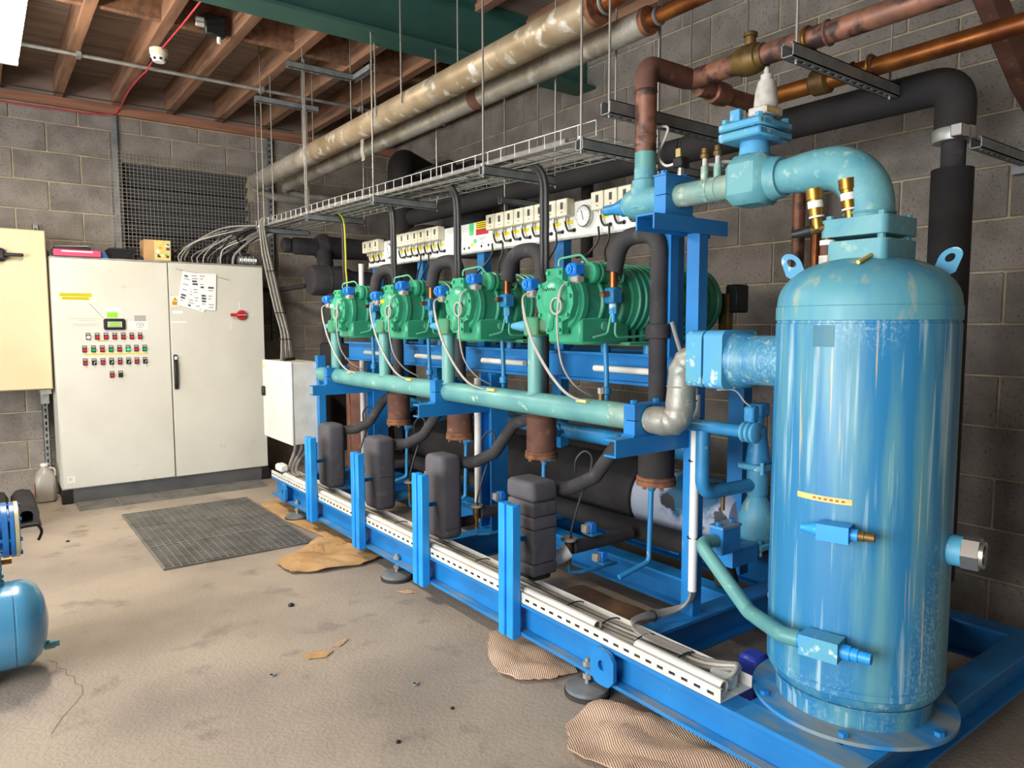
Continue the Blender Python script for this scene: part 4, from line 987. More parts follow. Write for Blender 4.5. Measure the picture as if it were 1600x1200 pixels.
def rbox(x0, x1, y0, y1, z0, z1, r, seg=4):
    import bmesh
    bm = bmesh.new(); bmesh.ops.create_cube(bm, size=1)
    for v in bm.verts: v.co = Vector((x0 if v.co.x < 0 else x1, y0 if v.co.y < 0 else y1, z0 if v.co.z < 0 else z1))
    bmesh.ops.bevel(bm, geom=bm.edges[:], offset=r, segments=seg, profile=.5, affect='EDGES')
    mb = MB(); bm.verts.index_update(); mb.add([v.co[:] for v in bm.verts], [[v.index for v in f.verts] for f in bm.faces]); bm.free(); return mb
# ================================================================ HEAT EXCHANGERS BEHIND THE POSTS
hxl = ['black insulated plate heat exchanger with banded seams behind the post nearest the tank', 'black insulated plate heat exchanger behind the second post from the tank',
       'black insulated plate heat exchanger with a horizontal slit behind the third post from the tank', 'black insulated plate heat exchanger behind the post beside the grey junction box']
for i, y in enumerate(POST_Y):
    o = thing('plate_heat_exchanger', hxl[i], 'heat exchanger', (1.86, y+.06, .27), 'insulated plate heat exchangers')
    x0, x1, y0, y1 = 1.80, 1.93, y-.02, y+.16
    if i == 0:
        for z0, z1, e in ((.30, .352, .002), (.352, .50, 0), (.50, .553, .003), (.553, .615, .001), (.615, .70, .006)):
            rbox(x0-e, x1+e, y0-e, y1+e, z0, z1, .024 if z1 == .70 else .012).build('insulation_band', 'foam_grey', o)
        MB().box(x0+.015, x1-.015, y0+.015, y1-.015, .275, .30, .01).build('foot_block', 'foam_dark', o)
    else:
        rbox(x0, x1, y0, y1, .275, .70, .032).build('insulation_jacket', 'foam_grey', o, ang=60)
        MB().box(x0+.02, x1-.02, y0-.001, y0+.002, .47 if i == 2 else .33, .473 if i == 2 else .332).build('seam', 'foam_dark', o)
    MB().box(1.714, 1.802, y+.03, y+.05, .45, .47).build('bracket', 'blue', o)
    op = fillet([(1.92, y+.05, .65), (2.0, y-.02, .655), (2.06, y-.11, .71), (2.13, y-.18, .86), (2.15, y-.31, .90)], .05, 6)
    MB().tube(op, .03, 16).build('outlet_pipe', 'foam', o)
    MB().torus((1.965, y+.01, .652), .0305, .002, 'x', 16, 6).build('joint_tape', 'foam_dark', o)
    if i == 0:
        MB().tube(fillet([(1.92, y+.05, .335), (2.0, y+.05, .335), (2.04, y+.03, .36)], .02, 4), .034, 16).build('inlet_pipe', 'white', o)
    else: MB().cyl((1.92, y+.05, .335), (2.05, y+.05, .335), .026, n=14).build('inlet_pipe', 'foam_dark' if i < 2 else 'blue_pipe', o)
# expansion valve groups right of each exchanger
for i, y in enumerate(POST_Y):
    o = thing('expansion_valve', ['brass expansion valve with two blue solenoid coils beside the exchanger nearest the tank', 'brass expansion valve with blue coil beside the second exchanger from the tank', 'brass expansion valve with sensing hose beside the third exchanger from the tank', 'brass expansion valve half hidden beside the exchanger near the grey box'][i], 'valve', (2.06, y+.03, .33), 'expansion valves on the skid')
    cy = y+.03
    MB().cyl((2.04, cy, .35), (2.04, cy, .40), .018, n=14).build('valve_body', 'bronze', o)
    MB().lathe([(.012, .4), (.034, .407), (.036, .418), (.012, .428)], (2.04, cy, 0), n=20).build('power_head', 'silver_grey', o)
    MB().cyl((2.04, cy, .30), (2.04, cy, .352), .012, n=12).build('lower_stem', 'brass', o)
    MB().tube(fillet([(2.04, cy, .30), (2.04, cy, .262), (2.10, cy-.03, .262), (2.3, cy-.03, .262)], .02, 5), .009, 10).build('liquid_pipe', 'blue_pipe', o)
    MB().cyl((2.06, cy, .372), (2.42, cy, .372), .03, n=16).build('insulated_pipe', 'foam', o)
    for dx, dz, dy in (((.10, .425, -.01), (.13, .30, -.05)) if i == 0 else ((.13, .425, -.01),)):
        c_ = MB().box(2.04+dx, 2.075+dx, cy+dy-.025, cy+dy+.02, dz, dz+.045, .004).build('solenoid_coil', 'coil_blue', o)
        MB().box(2.012+dx, 2.04+dx, cy+dy-.02, cy+dy+.015, dz+.004, dz+.04, .004).build('plug', 'silver_grey', c_)
        MB().box(2.035+dx, 2.10+dx, cy+dy-.035, cy+dy+.03, dz-.012, dz, .003).build('base', 'blue_pipe', c_)
    MB().tube(spline([(2.035, cy-.02, .41), (2.03, cy-.03, .47), (2.06, cy-.05, .6), (2.10, cy-.07, .72), (2.115, cy-.06, .78), (2.10, cy-.03, .80), (2.08, cy, .76), (2.085, cy+.01, .70)], 6), .0055, 7).build('sensing_hose', 'cable_black', o)
# rusty filter shells with their insulated drop pipes
fl_l = ['black lagged filter shell with rusty bottom flange under the arm nearest the tank', 'dark brown filter shell with rusty bottom rim hanging below the header pipe', 'rusty brown filter shell partly hidden by the middle arm', 'rusty brown filter shell hanging beside the far column']
for i in range(4):
    y = 1.93+.728*i; x = 2.15
    o = thing('suction_filter', fl_l[i], 'filter', (x, y, .72), 'suction filters under the compressors')
    m = 'foam_dark' if i == 0 else ('rust' if i > 1 else 'rust')
    MB().lathe([(.07, .73), (.072, .74), (.072, .91), (.05, .935), (.03, .94)], (x, y, 0), n=26).build('shell', m, o)
    MB().lathe([(.078, .715), (.08, .72), (.08, .73), (.074, .735), (.078, .738), (.078, .746), (.072, .75)], (x, y, 0), n=26).build('bottom_flange', 'rust_edge', o)
    for k in range(6):
        q = k*math.pi/3; MB().hexa((x+.068*math.cos(q), y+.068*math.sin(q), .703), (x+.068*math.cos(q), y+.068*math.sin(q), .715), .009).build('bolt', 'rust_edge', o)
    MB().cyl((x, y, .93), (x, y, 1.16), .036, n=20).build('drop_pipe', 'foam', o)
# compressor suction lines (black lagged arch from the drop pipe to the service valve)
for i in range(4):
    y = 1.93+.728*i; x = 2.15
    o = thing('suction_line', ['black lagged suction pipe arching over beside the column nearest the tank', 'black lagged suction arch between the two compressors nearest the tank', 'black lagged suction arch between the two middle compressors', 'black lagged suction arch between the two compressors farthest from the tank'][i], 'pipe', (x, y, 1.16), 'lagged suction lines')
    MB().cyl((x, y, 1.16), (x, y, 1.30), .036, n=20).build('lower_sleeve', 'foam', o)
    MB().lathe([(.034, 1.295), (.05, 1.298), (.05, 1.352), (.034, 1.355)], (x, y, 0), n=22).build('collar', 'foam', o)
    pts = fillet([(x, y, 1.35), (x, y, 1.71), (2.10, y+.16, 1.70), (2.075, y+.175, 1.56)], [.1, .09], 9)
    MB().tube(pts, .035, 20).build('arch', 'foam', o)
    MB().cyl((2.075, y+.175, 1.5), (2.075, y+.175, 1.57), .017, n=14).build('copper_stub', 'copper', o)
    vv = MB().box(2.045, 2.1, y+.147, y+.2, 1.435, 1.5, .006).build('service_valve', 'blue_pipe', o)
    MB().hexa((2.075, y+.175, 1.395), (2.075, y+.175, 1.435), .017).build('valve_nut', 'lightblue', vv); MB().cyl((2.075, y+.175, 1.36), (2.075, y+.175, 1.395), .012, n=10).build('stem_cap', 'blue_post', vv)
    MB().cyl((2.045, y+.175, 1.475), (2.01, y+.175, 1.47), .012, n=10).build('copper_port', 'copper_tarnish', vv)

# ================================================================ COMPRESSORS
def compressor(i):
    cy = CYS[i]
    o = thing('compressor', ['green semi-hermetic compressor next to the tank with handwriting on its head', 'green compressor, second from the tank, with a looped cable on its head', 'green compressor, third from the tank, with an orange sticker on its head', 'green compressor farthest from the tank with a pale sticker on its head'][i], 'compressor', (2.3, cy, 1.262), 'green compressors in a row on the skid')
    cz = 1.445; xf = 1.885
    # end cover: cross-shaped plate with dome
    def cover(hw, hh, cut): return [(-cut, -hh), (cut, -hh), (cut, -hh*.62), (hw*.8, -hh*.5), (hw, -hh*.1), (hw, hh*.22), (hw*.8, hh*.55), (cut, hh*.62), (cut, hh), (-cut, hh), (-cut, hh*.62), (-hw*.8, hh*.55), (-hw, hh*.22), (-hw, -hh*.1), (-hw*.8, -hh*.5), (-cut, -hh*.62)]
    ec = MB().prism([(cy+a, cz+b) for a, b in cover(.115, .132, .05)], xf, xf+.035, 'x').build('end_cover', 'green', o)
    MB().lathe([(.03, -.028), (.06, -.022), (.078, -.006), (.082, .004)], (xf, cy-.005, cz+.015), 'x', 28).build('cover_dome', 'green', ec)
    MB().box(xf-.018, xf+.01, cy+.0, cy+.04, cz-.12, cz, .014).build('cover_rib', 'green', ec)
    for a, b in ((-.036, .115), (.036, .115), (-.036, -.115), (.036, -.115), (-.1, .02), (.1, .02), (-.085, .065), (.085, .065), (-.085, -.055), (.085, -.055), (-.034, .078), (.034, .078), (-.034, -.075), (.034, -.075)):
        MB().cyl((xf-.010, cy+a, cz+b), (xf+.002, cy+a, cz+b), .0085, n=9).build('cover_bolt', 'green', ec)
    MB().lathe([(.118, .03), (.12, .045), (.125, .05), (.125, .075), (.118, .08), (.115, .15), (.125, .155), (.125, .165), (.118, .17), (.12, .26), (.135, .265), (.14, .29), (.135, .3)], (xf, cy, cz), 'x', 36).build('crankcase', 'green', o)
    MB().box(xf+.05, xf+.33, cy-.105, cy+.105, cz-.175, cz-.06, .012).build('sump', 'green', o)
    MB().box(xf+.1, xf+.31, cy-.06, cy+.075, cz+.06, cz+.155, .02).build('cylinder_head', 'green', o)
    for k in range(5): MB().cyl((xf+.12+.04*k, cy-.04, cz+.15), (xf+.12+.04*k, cy-.04, cz+.165), .008, n=8).build('head_bolt', 'green', o)
    MB().lathe([(.042, .13), (.046, .14), (.046, .15), (.04, .152), (.04, .164), (.046, .166), (.046, .176), (.04, .178), (.04, .23), (.05, .235), (.05, .25)], (xf-.02, cy-.085, cz+.115), 'x', 22).build('side_cylinder', 'green', o)
    prof = [(.13, .30), (.148, .305), (.148, .33)]
    for k in range(13): prof += [(.150, .335+.038*k), (.157, .338+.038*k), (.157, .347+.038*k), (.150, .35+.038*k)]
    MB().lathe(prof+[(.15, .845), (.16, .85), (.16, .87), (.15, .875), (.13, .915), (.1, .95), (.05, .97), (.02, .975)], (xf, cy, cz+.01), 'x', 40).build('motor_housing', 'green', o)
    for x in (xf+.12, xf+.37, xf+.43, xf+.78): MB().box(x-.012, x+.012, cy-.09, cy+.09, cz-.17, cz-.07, .004).build('foot_web', 'green', o)
    MB().box(xf+.28, xf+.86, cy-.15, cy+.15, cz-.183, cz-.166, .004).build('base_plate', 'green_dull', o)
    MB().box(xf+.93, xf+1.02, cy-.2, cy-.13, cz-.04, cz+.09, .008).build('terminal_box', 'black' if i == 0 else 'green_dull', o)
    MB().box(xf+.92, xf+.96, cy-.16, cy-.1, cz-.17, cz+.05, .006).build('terminal_bracket', 'bronze', o)
    # unloader coils (blue) with grey plugs and leads
    for k, (x, y, z) in enumerate(((xf+.03, cy-.075, cz+.125), (xf-.015, cy+.155, cz+.075))):
        c_ = MB().box(x-.012, x+.05, y-.028, y+.028, z-.026, z+.026, .009).build('solenoid_coil', 'coil_blue', o)
        MB().cyl((x-.02, y, z), (x-.01, y, z), .018, n=16).build('coil_cap', 'coil_blue', c_); MB().hexa((x-.025, y, z), (x-.019, y, z), .009).build('coil_nut', 'coil_blue', c_)
        MB().box(x-.002, x+.042, y-.03, y+.012, z-.055, z-.024, .006).build('plug', 'silver_grey', c_)
    MB().tube(spline([(xf+.0, cy-.085, cz+.075), (xf-.028, cy-.075, cz+.05), (xf-.035, cy-.068, cz-.01), (xf-.036, cy-.062, cz-.06), (xf-.03, cy-.06, cz-.16), (xf-.005, cy-.06, cz-.26), (xf+.06, cy-.06, cz-.34), (xf+.15, cy-.06, cz-.39)], 6), .0042, 6).build('lead', 'cable_light', o)
    MB().torus((xf-.034, cy-.052, cz-.02), .032, .0042, 'x', 18, 6).build('lead_coil', 'cable_light', o)
    for d in (0, .009):
        MB().tube(spline([(xf-.017, cy+.14, cz+.04), (xf-.045, cy+.15, cz+.02), (xf-.045, cy+.145-d, cz-.05), (xf-.04, cy+.13-d, cz-.1), (xf-.03, cy+.09-d, cz-.19), (xf-.01, cy+.0-d, cz-.31), (xf+.02, cy-.09-d, cz-.385), (xf+.1, cy-.2, cz-.41)], 6), .0042, 6).build('lead', 'cable_light', o)
    # small oil and equalising tubes
    for pts in ([(xf+.05, cy+.03, cz+.145), (xf+.05, cy+.03, cz+.175), (xf+.1, cy-.05, cz+.19), (xf+.13, cy-.09, cz+.13)],
                [(xf+.16, cy-.09, cz+.15), (xf+.21, cy-.125, cz+.15), (xf+.215, cy-.14, cz+.07), (xf+.16, cy-.145, cz-.13), (xf+.1, cy-.125, cz-.145)],
                [(xf+.22, cy-.08, cz+.17), (xf+.25, cy-.14, cz+.13), (xf+.24, cy-.15, cz+.08), (xf+.19, cy-.145, cz+.07)],
                [(xf+.21, cy-.146, cz+.0), (xf+.195, cy-.15, cz-.145), (xf+.3, cy-.15, cz-.145), (xf+.38, cy-.15, cz-.14)]):
        MB().tube(fillet(pts, .025, 4), .005, 8).build('tube', 'green_pipe', o)
    # discharge valve to the riser
    dv = MB().box(HX-.045, HX+.03, cy+.15, cy+.25, 1.30, 1.385, .008).build('discharge_valve', 'green_dull', o)
    MB().box(HX-.03, HX+.05, cy+.08, cy+.16, 1.32, 1.38, .01).build('valve_neck', 'green_dull', dv)
    MB().tube([(HX-.0, cy+.25, 1.345), (HX-.0, cy+.31, 1.345), (HX-.0, cy+.38, 1.345)], [.026, .024, .014], 14).build('valve_cap', 'lightblue', dv)
    for a in (-.03, .02): MB().hexa((HX+a, cy+.17, 1.385), (HX+a, cy+.17, 1.40), .009).build('valve_bolt', 'bronze', dv)
    # oil level sight + drain below
    MB().cyl((xf+.18, cy-.105, cz-.1), (xf+.18, cy-.112, cz-.1), .018, n=16).build('sight_glass', 'green_pipe', o)
    MB().tube(fillet([(xf+.2, cy-.09, cz-.17), (xf+.2, cy-.1, cz-.3), (xf+.2, cy-.1, 1.0)], .02, 4), .011, 12).build('oil_return_pipe', 'blue_pipe', o)
    MB().lathe([(.014, 1.06), (.02, 1.065), (.02, 1.09), (.014, 1.095)], (xf+.2, cy-.1, 0), n=10).build('pipe_union', 'blue_pipe', o)
    if i == 0:
        mb = MB(); rn = random.Random(2); p = [(xf-.0285, cy+.045-.007*k, cz+.045+(.008 if k % 2 else -.004)*(.5+rn.random())) for k in range(13)]
        mb.tube(p, .0014, 4).build('handwriting', 'ink', ec)
    if i == 2: MB().box(xf-.03, xf-.024, cy+.0, cy+.05, cz+.03, cz+.05).build('sticker', 'orange_label', ec)
    if i == 3: MB().box(xf-.03, xf-.024, cy+.0, cy+.05, cz+.02, cz+.04).build('sticker', 'white', ec)
for i in range(4): compressor(i)
# ================================================================ OVERHEAD: FOIL PIPES, BASKET TRAY, RODS
s1 = thing('foil_lagged_pipe', 'upper foil lagged pipe with tan patches, front of the overhead pair', 'pipe', (2.018, 4.3, 2.59))
S1X, S1Z = 2.018, 2.592
for y0, y1, m in ((2.17, 2.75, 'foil_tan'), (2.75, 3.35, 'foil_tan'), (3.35, 4.0, 'foil_tan'), (4.0, 5.1, 'foil_tan'), (5.1, 6.42, 'foil')):
    MB().lathe([(.069, y0), (.0705, y0+.004), (.0705, y1-.004), (.069, y1)], (S1X, 0, S1Z), 'y', 32).build('lagging_section', m, s1)
for y in (3.35, 4.0, 5.1): MB().lathe([(.072, y-.03), (.072, y+.03)], (S1X, 0, S1Z), 'y', 32).build('tape_joint', 'foil', s1)
MB().lathe([(.036, 2.14), (.068, 2.142), (.068, 2.17)], (S1X, 0, S1Z), 'y', 28).build('cut_end', 'rust_edge', s1)
MB().cyl((S1X, .6, S1Z), (S1X, 2.16, S1Z), .035, n=24).build('bare_copper', 'copper', s1)
cp_ = MB().torus((S1X, 2.105, S1Z), .0385, .007, 'y', 24, 6).build('pipe_clip', 'galv', s1)
MB().tube([(S1X-.1, 2.3, S1Z+.062), (S1X-.02, 2.9, S1Z+.069)], .0015, 4).build('seam', 'ink', s1) if False else None
MB().tube(fillet([(S1X, 6.38, S1Z), (S1X, 6.5, S1Z-.06), (2.2, 6.5, S1Z-.1), (3.3, 6.5, S1Z-.1)], .06, 5), .034, 16).build('wall_branch', 'foil', s1)
s2 = thing('thin_foil_lagged_pipe', 'lower shiny foil lagged pipe, rear of the overhead pair', 'pipe', (2.2, 4.3, 2.56))
S2X, S2Z = 2.205, 2.555
for y0, y1 in ((2.07, 3.25), (3.25, 6.2)): MB().lathe([(.05, y0), (.0535, y0+.004), (.0535, y1-.004), (.05, y1)], (S2X, 0, S2Z), 'y', 28).build('lagging_section', 'foil', s2)
MB().lathe([(.056, 3.22), (.06, 3.25), (.056, 3.3)], (S2X, 0, S2Z), 'y', 24).build('loose_tape', 'rust', s2)
MB().lathe([(.03, 2.045), (.055, 2.047), (.055, 2.07)], (S2X, 0, S2Z), 'y', 28).build('cut_end', 'rust_edge', s2)
MB().cyl((S2X, .5, S2Z), (S2X, 2.06, S2Z), .028, n=24).build('bare_copper', 'copper', s2)
MB().torus((S2X, 2.0, S2Z), .031, .007, 'y', 24, 6).build('pipe_clip', 'galv', s2)
MB().tube(fillet([(S2X, 6.15, S2Z), (S2X, 6.3, S2Z-.04), (2.4, 6.3, S2Z-.06), (3.3, 6.3, S2Z-.06)], .06, 5), .03, 16).build('wall_branch', 'foil', s2)
fs = MB(); yy = 4.13
pts = [(1.935+.006*math.sin(i*1.1), yy+.012*math.sin(i*.9), 2.475-.018*i) for i in range(8)]
vs = []
for p in pts: vs += [(p[0], p[1]-.022, p[2]), (p[0], p[1]+.022, p[2]), (p[0]+.002, p[1]+.022, p[2]), (p[0]+.002, p[1]-.022, p[2])]
fs.add(vs, [(4*i+j, 4*i+(j+1) % 4, 4*i+4+(j+1) % 4, 4*i+4+j) for i in range(7) for j in range(4)]+[(0, 1, 2, 3), (28, 29, 30, 31)])
fs.build('loose_foil_strip', 'foil', s2)
# wire basket tray
bt = thing('wire_basket_tray', 'long galvanised wire basket cable tray hung above the compressors', 'cable tray', (2.03, 4.0, 2.05))
BX0, BX1 = 1.865, 2.205
def bz(y): return 2.045+.024*(y-2)
BYa, BYb = 1.99, 6.05
mb = MB(); r_ = .0026
def wire(mb, a, b): mb.tube([a, b], r_, 4, cap=False)
for x in (BX0, BX0+.068, BX0+.136, BX0+.204, BX0+.272, BX1): wire(mb, (x, BYa, bz(BYa)), (x, BYb, bz(BYb)))
mb.build('floor_wires', 'galv_light', bt, kind='stuff')
MB().tube([(BX0, BYa, bz(BYa)+.055), (BX0, BYb, bz(BYb)+.055)], r_, 5).build('front_rim_wire', 'galv_light', bt)
MB().tube([(BX1, BYa+.35, bz(BYa)+.055), (BX1, BYb, bz(BYb)+.055)], r_, 5).build('rear_rim_wire', 'galv_light', bt)
y = BYa
while y < BYb:
    z = bz(y); MB().tube([(BX0, y, z+.055), (BX0, y, z), (BX1, y, z), (BX1, y, z+.055 if y > BYa+.3 else z+.005)], r_, 4).build('cross_wire', 'galv_light', bt); y += .1
# cables in the basket
for k in range(9):
    x = BX0+.04+.03*k; pts = [(x, 2.2+.4*(k % 4), bz(2.4)+.018)]+[(x+.012*math.sin(k+j*1.7), 3.0+j*.7, bz(3+.7*j)+.014+.006*((k+j) % 3)) for j in range(int((2.2 if k % 2 else 1.6)), 5)]
    pts = sorted(pts, key=lambda p: p[1])+[(x, 6.0, bz(6)+.03)]
    tag(MB().tube(spline(pts, 4), .0085 if k % 2 else .011, 6).build('basket_cable', 'cable_black' if k % 2 else 'cable_grey'), ORD[k]+' cable from the front rim of the overhead wire basket tray', 'cable', 'cables in the overhead basket')
# tray fall to the control cabinet: fan of cables
rn = random.Random(8)
for k in range(22):
    t = k/21; x1 = 1.30+.56*t; thick = k > 14
    p0 = (1.88+.3*((k*7) % 10)/10, 6.0, bz(6)+.015+.02*rn.random()); yb = 6.36+.2*rn.random()
    mid1 = (p0[0]-.10-.12*(1-t), 6.2+.1*rn.random(), p0[2]-.015-.05*t); mid2 = (x1+.14*(1-t)+.06*rn.random(), yb, 2.03-.06*t+.05*rn.random())
    tag(MB().tube(spline([p0, mid1, mid2, (x1+.01, yb+.01, 1.93), (x1+.03*(rn.random()-.5), yb, 1.867)], 6), .011 if thick else .0045+.002*rn.random(), 7).build('fan_cable', 'cable_grey' if k % 3 == 0 else ('cable_black' if thick or k % 3 == 1 else 'cable_light')), ORD[k-15 if thick else k]+(' thick dark cable' if thick else ' thin cable')+' from the cardboard box entering the cabinet top', 'cable', 'thick cables into the cabinet top' if thick else 'thin cables into the cabinet top')
fh = thing('flexible_hose_end', 'silver corrugated hose end lying on the control cabinet top', 'hose', (1.9, 6.4, 1.87))
for k in range(9): MB().torus((1.83+.016*k, 6.36, 1.906), .03, .008, 'x', 18, 6).build('ring', 'galv_light' if k % 2 else 'chrome', fh)
MB().cyl((1.82, 6.36, 1.906), (1.965, 6.36, 1.906), .028, n=18).build('core', 'galv', fh)
# brackets + rods under the basket
def threaded_rod(name_label, x, y, z0, z1): return MB().cyl((x, y, z0), (x, y, z1), .0048, n=8)
brk = [(2.06, 3.326), (2.71, 3.326), (3.82, 2.986), (4.84, 3.326), (5.9, 3.326)]
bl = ['beside the copper riser', 'above the second compressor', 'above the green and yellow cable', 'above the far compressor', 'beside the fanned cabinet cables']
for k, (y, zt) in enumerate(brk):
    o = thing('tray_bracket', 'galvanised channel bracket on rods holding the basket tray '+bl[k], 'bracket', (2.05, y, bz(y)), 'basket tray brackets')
    z = bz(y)-.024
    strut('channel', (1.845, y, z), (2.26, y, z), o, m='galv')
    MB().cyl((1.855, y, z-.03), (1.855, y, zt if y < 3.9 or y > 4.0 else zt), .0048, n=8).build('threaded_rod', 'steel_rod', o)
    MB().cyl((2.235, y, z-.03), (2.235, y, 2.49 if False else zt), .0048, n=8).build('threaded_rod', 'steel_rod', o) if abs(S2X-2.235) > .06 else MB().cyl((2.275, y, z-.03), (2.275, y, zt), .0048, n=8).build('threaded_rod', 'steel_rod', o)
    for x in (1.855,): MB().hexa((x, y, z+.022), (x, y, z+.032), .01).build('nut', 'galv_light', o)
# trapeze channels that carry the foil pipes
for k, (y, z) in enumerate(((5.28, 2.95), (4.62, 3.0))):
    o = thing('trapeze_hanger', ['galvanised trapeze hanger with four rods over the far foil pipes', 'galvanised trapeze hanger under the joists beside the green beam'][k], 'bracket', (1.9, y, z), 'trapeze hangers over the foil pipes')
    strut('channel', (1.66, y, z), (2.12, y, z), o, m='galv')
    for x in ((1.7, 1.77, 2.0, 2.08) if k == 0 else (1.76, 2.09)):
        MB().cyl((x, y, 2.6 if x > 1.9 else bz(y)), (x, y, z), .0045, n=8).build('drop_rod', 'steel_rod', o)
        MB().cyl((x, y, z), (x, y, 3.326), .0045, n=8).build('hanger_rod', 'steel_rod', o)
    if k: strut('cross_channel', (2.12, y+.02, z+.0), (2.12, 4.35, z), o, m='galv')
for k, (x, y, z0, z1) in enumerate(((1.94, 3.63, 2.57, 3.326), (2.10, 3.3, 2.55, 3.326), (1.94, 3.95, 2.57, 2.986), (2.29, 2.32, 2.07, 3.326), (S2X, 2.0, S2Z+.03, 3.326), (S1X, 2.105, S1Z+.038, 3.326))):
    tag(threaded_rod('', x, y, z0, z1).build('threaded_rod', 'steel_rod'), ['thin threaded rod from the deck to the front foil pipe before the green beam', 'thin threaded rod passing between the two foil pipes', 'thin threaded rod beside the green beam flange at the front foil pipe', 'long thin threaded rod behind the basket tray near the copper riser', 'thin threaded rod holding the clip at the lower foil pipe cut end', 'thin threaded rod holding the clip at the upper foil pipe cut end'][k], 'threaded rod')
# cross channels by the copper pipes
o = thing('pipe_rail', 'dark slotted channel with yellow clips carrying both overhead copper lines', 'bracket', (2.7, 1.43, 2.26))
strut('channel', (2.2, 1.43, 2.255), (2.925, 1.43, 2.255), o, m='galv', w=.045)
for x, z in ((JX2+.03, JZ), (2.746, JZ)):
    MB().torus((x, 1.43, z), .041 if x < 2.5 else .038, .006, 'y', 20, 6).build('pipe_clip', 'brass', o); MB().box(x-.03, x+.03, 1.415, 1.445, 2.276, 2.285).build('clip_base', 'brass', o)
for x in (2.252, 2.89): MB().cyl((x, 1.43, 2.22), (x, 1.43, 3.326), .005, n=8).build('threaded_rod', 'steel_rod', o)
o = thing('cross_channel', 'grey square channel passing behind the copper riser towards the wall', 'bracket', (2.2, 2.02, 2.16))
strut('channel', (1.94, 2.02, 2.165), (2.85, 2.02, 2.165), o, m='galv', w=.05)
for x in (1.96, 2.8): MB().cyl((x, 2.02, 2.13), (x, 2.02, 3.326), .0048, n=8).build('threaded_rod', 'steel_rod', o)
# cable drops to the compressors
for i in range(4):
    y = 2.53+.727*i; x = 2.06
    for k in range(2):
        dy = .03*k
        pts = [(x-.02, y+.28, bz(y)+.025), (x-.02, y+.08+dy, bz(y)+.02), (x, y+dy*.9, bz(y)-.05), (x+.005, y-.01+dy, 1.85), (x+.01, y-.005+dy, 1.7), (x+.06, y+.03+dy, 1.55), (x+.3, y+.1+dy, 1.46)]
        if i == 3 and k == 0: m = 'earth_yellow'
        else: m = 'cable_black'
        lab = 'green and yellow earth cable dropping from the basket tray' if m != 'cable_black' else ['front', 'rear'][k]+' black supply cable dropping from the basket tray behind '+['the compressor next to the tank', 'the second compressor from the tank', 'the third compressor from the tank', 'the far compressor'][i]
        tag(MB().tube(spline(pts, 6), .0125 if m == 'cable_black' else .006, 9).build('supply_cable', m), lab, 'cable', 'supply cables to the compressors')
# cable bundle to the grey junction box
for k in range(6):
    d = .013*k; dy = .012*(k % 2)
    pts = [(2.02+d, 5.8, bz(5.8)+.03), (1.86+d*.5, 5.83+dy, bz(5.8)+.06), (1.845+d*.8, 5.82+dy, 2.0), (1.86+d, 5.78+dy, 1.8), (1.9+d, 5.72+dy, 1.5), (1.935+d, 5.68+dy, 1.3), (1.93+d*1.2, 5.66+dy, 1.18), (1.91+d*1.9, 5.62+.02*k, 1.075)]
    tag(MB().tube(spline(pts, 6), .0075, 7).build('bundle_cable', 'cable_light' if k % 2 else 'cable_grey'), ORD[k]+' light cable from the cabinet in the bundle dropping to the junction box', 'cable', 'cable bundle to the junction box')
for k, (x, y, z) in enumerate(((1.91, 5.78, 1.78), (1.945, 5.71, 1.45), (1.97, 5.68, 1.24))):
    tag(MB().torus((x, y, z), .047, .004, 'z', 16, 5).build('cable_tie', 'black'), ['highest', 'middle', 'lowest'][k]+' black tie around the cable bundle over the grey junction box', 'cable tie')
# grey junction box on the skid end
gx = thing('grey_junction_box', 'pale grey steel junction box mounted at the far end of the skid', 'enclosure', (1.98, 5.6, .45))
MB().box(1.88, 2.11, 5.28, 5.93, .45, 1.07, .004).build('body', 'white_conduit', gx)
MB().box(1.86, 1.879, 5.275, 5.935, .445, 1.075, .006).build('door', 'panel_white', gx)
MB().box(1.835, 1.861, 5.865, 5.905, .78, .86, .008).build('lock', 'black', gx)
for k in range(6): MB().cyl((1.93+.022*k, 5.60+.02*k, 1.07), (1.93+.022*k, 5.60+.02*k, 1.092), .013, n=8).build('cable_gland', 'black', gx)
MB().box(2.06, 2.12, 5.24, 5.30, ST, 1.12).build('mounting_post', 'blue', gx); MB().box(1.8585, 1.8602, 5.88, 5.915, 1.005, 1.03).build('yellow_sticker', 'yellow', gx)
for k in range(3): tag(MB().tube(spline([(1.95+.05*k, 5.45, .452), (1.93+.05*k, 5.42, .38), (1.86+.03*k, 5.33, .3), (1.80+.03*k, 5.2, .255), (1.80+.03*k, 5.05, .25)], 5), .014, 8).build('box_cable', 'cable_grey'), ORD[k]+' thick cable from the junction box door running under it', 'cable', 'cables under the junction box')
tag(MB().box(1.735, 1.80, 5.19, 5.31, ST+.046, .325, .012).build('white_packet', 'white'), 'small white packet lying on the far end of the skid tray', 'packet')

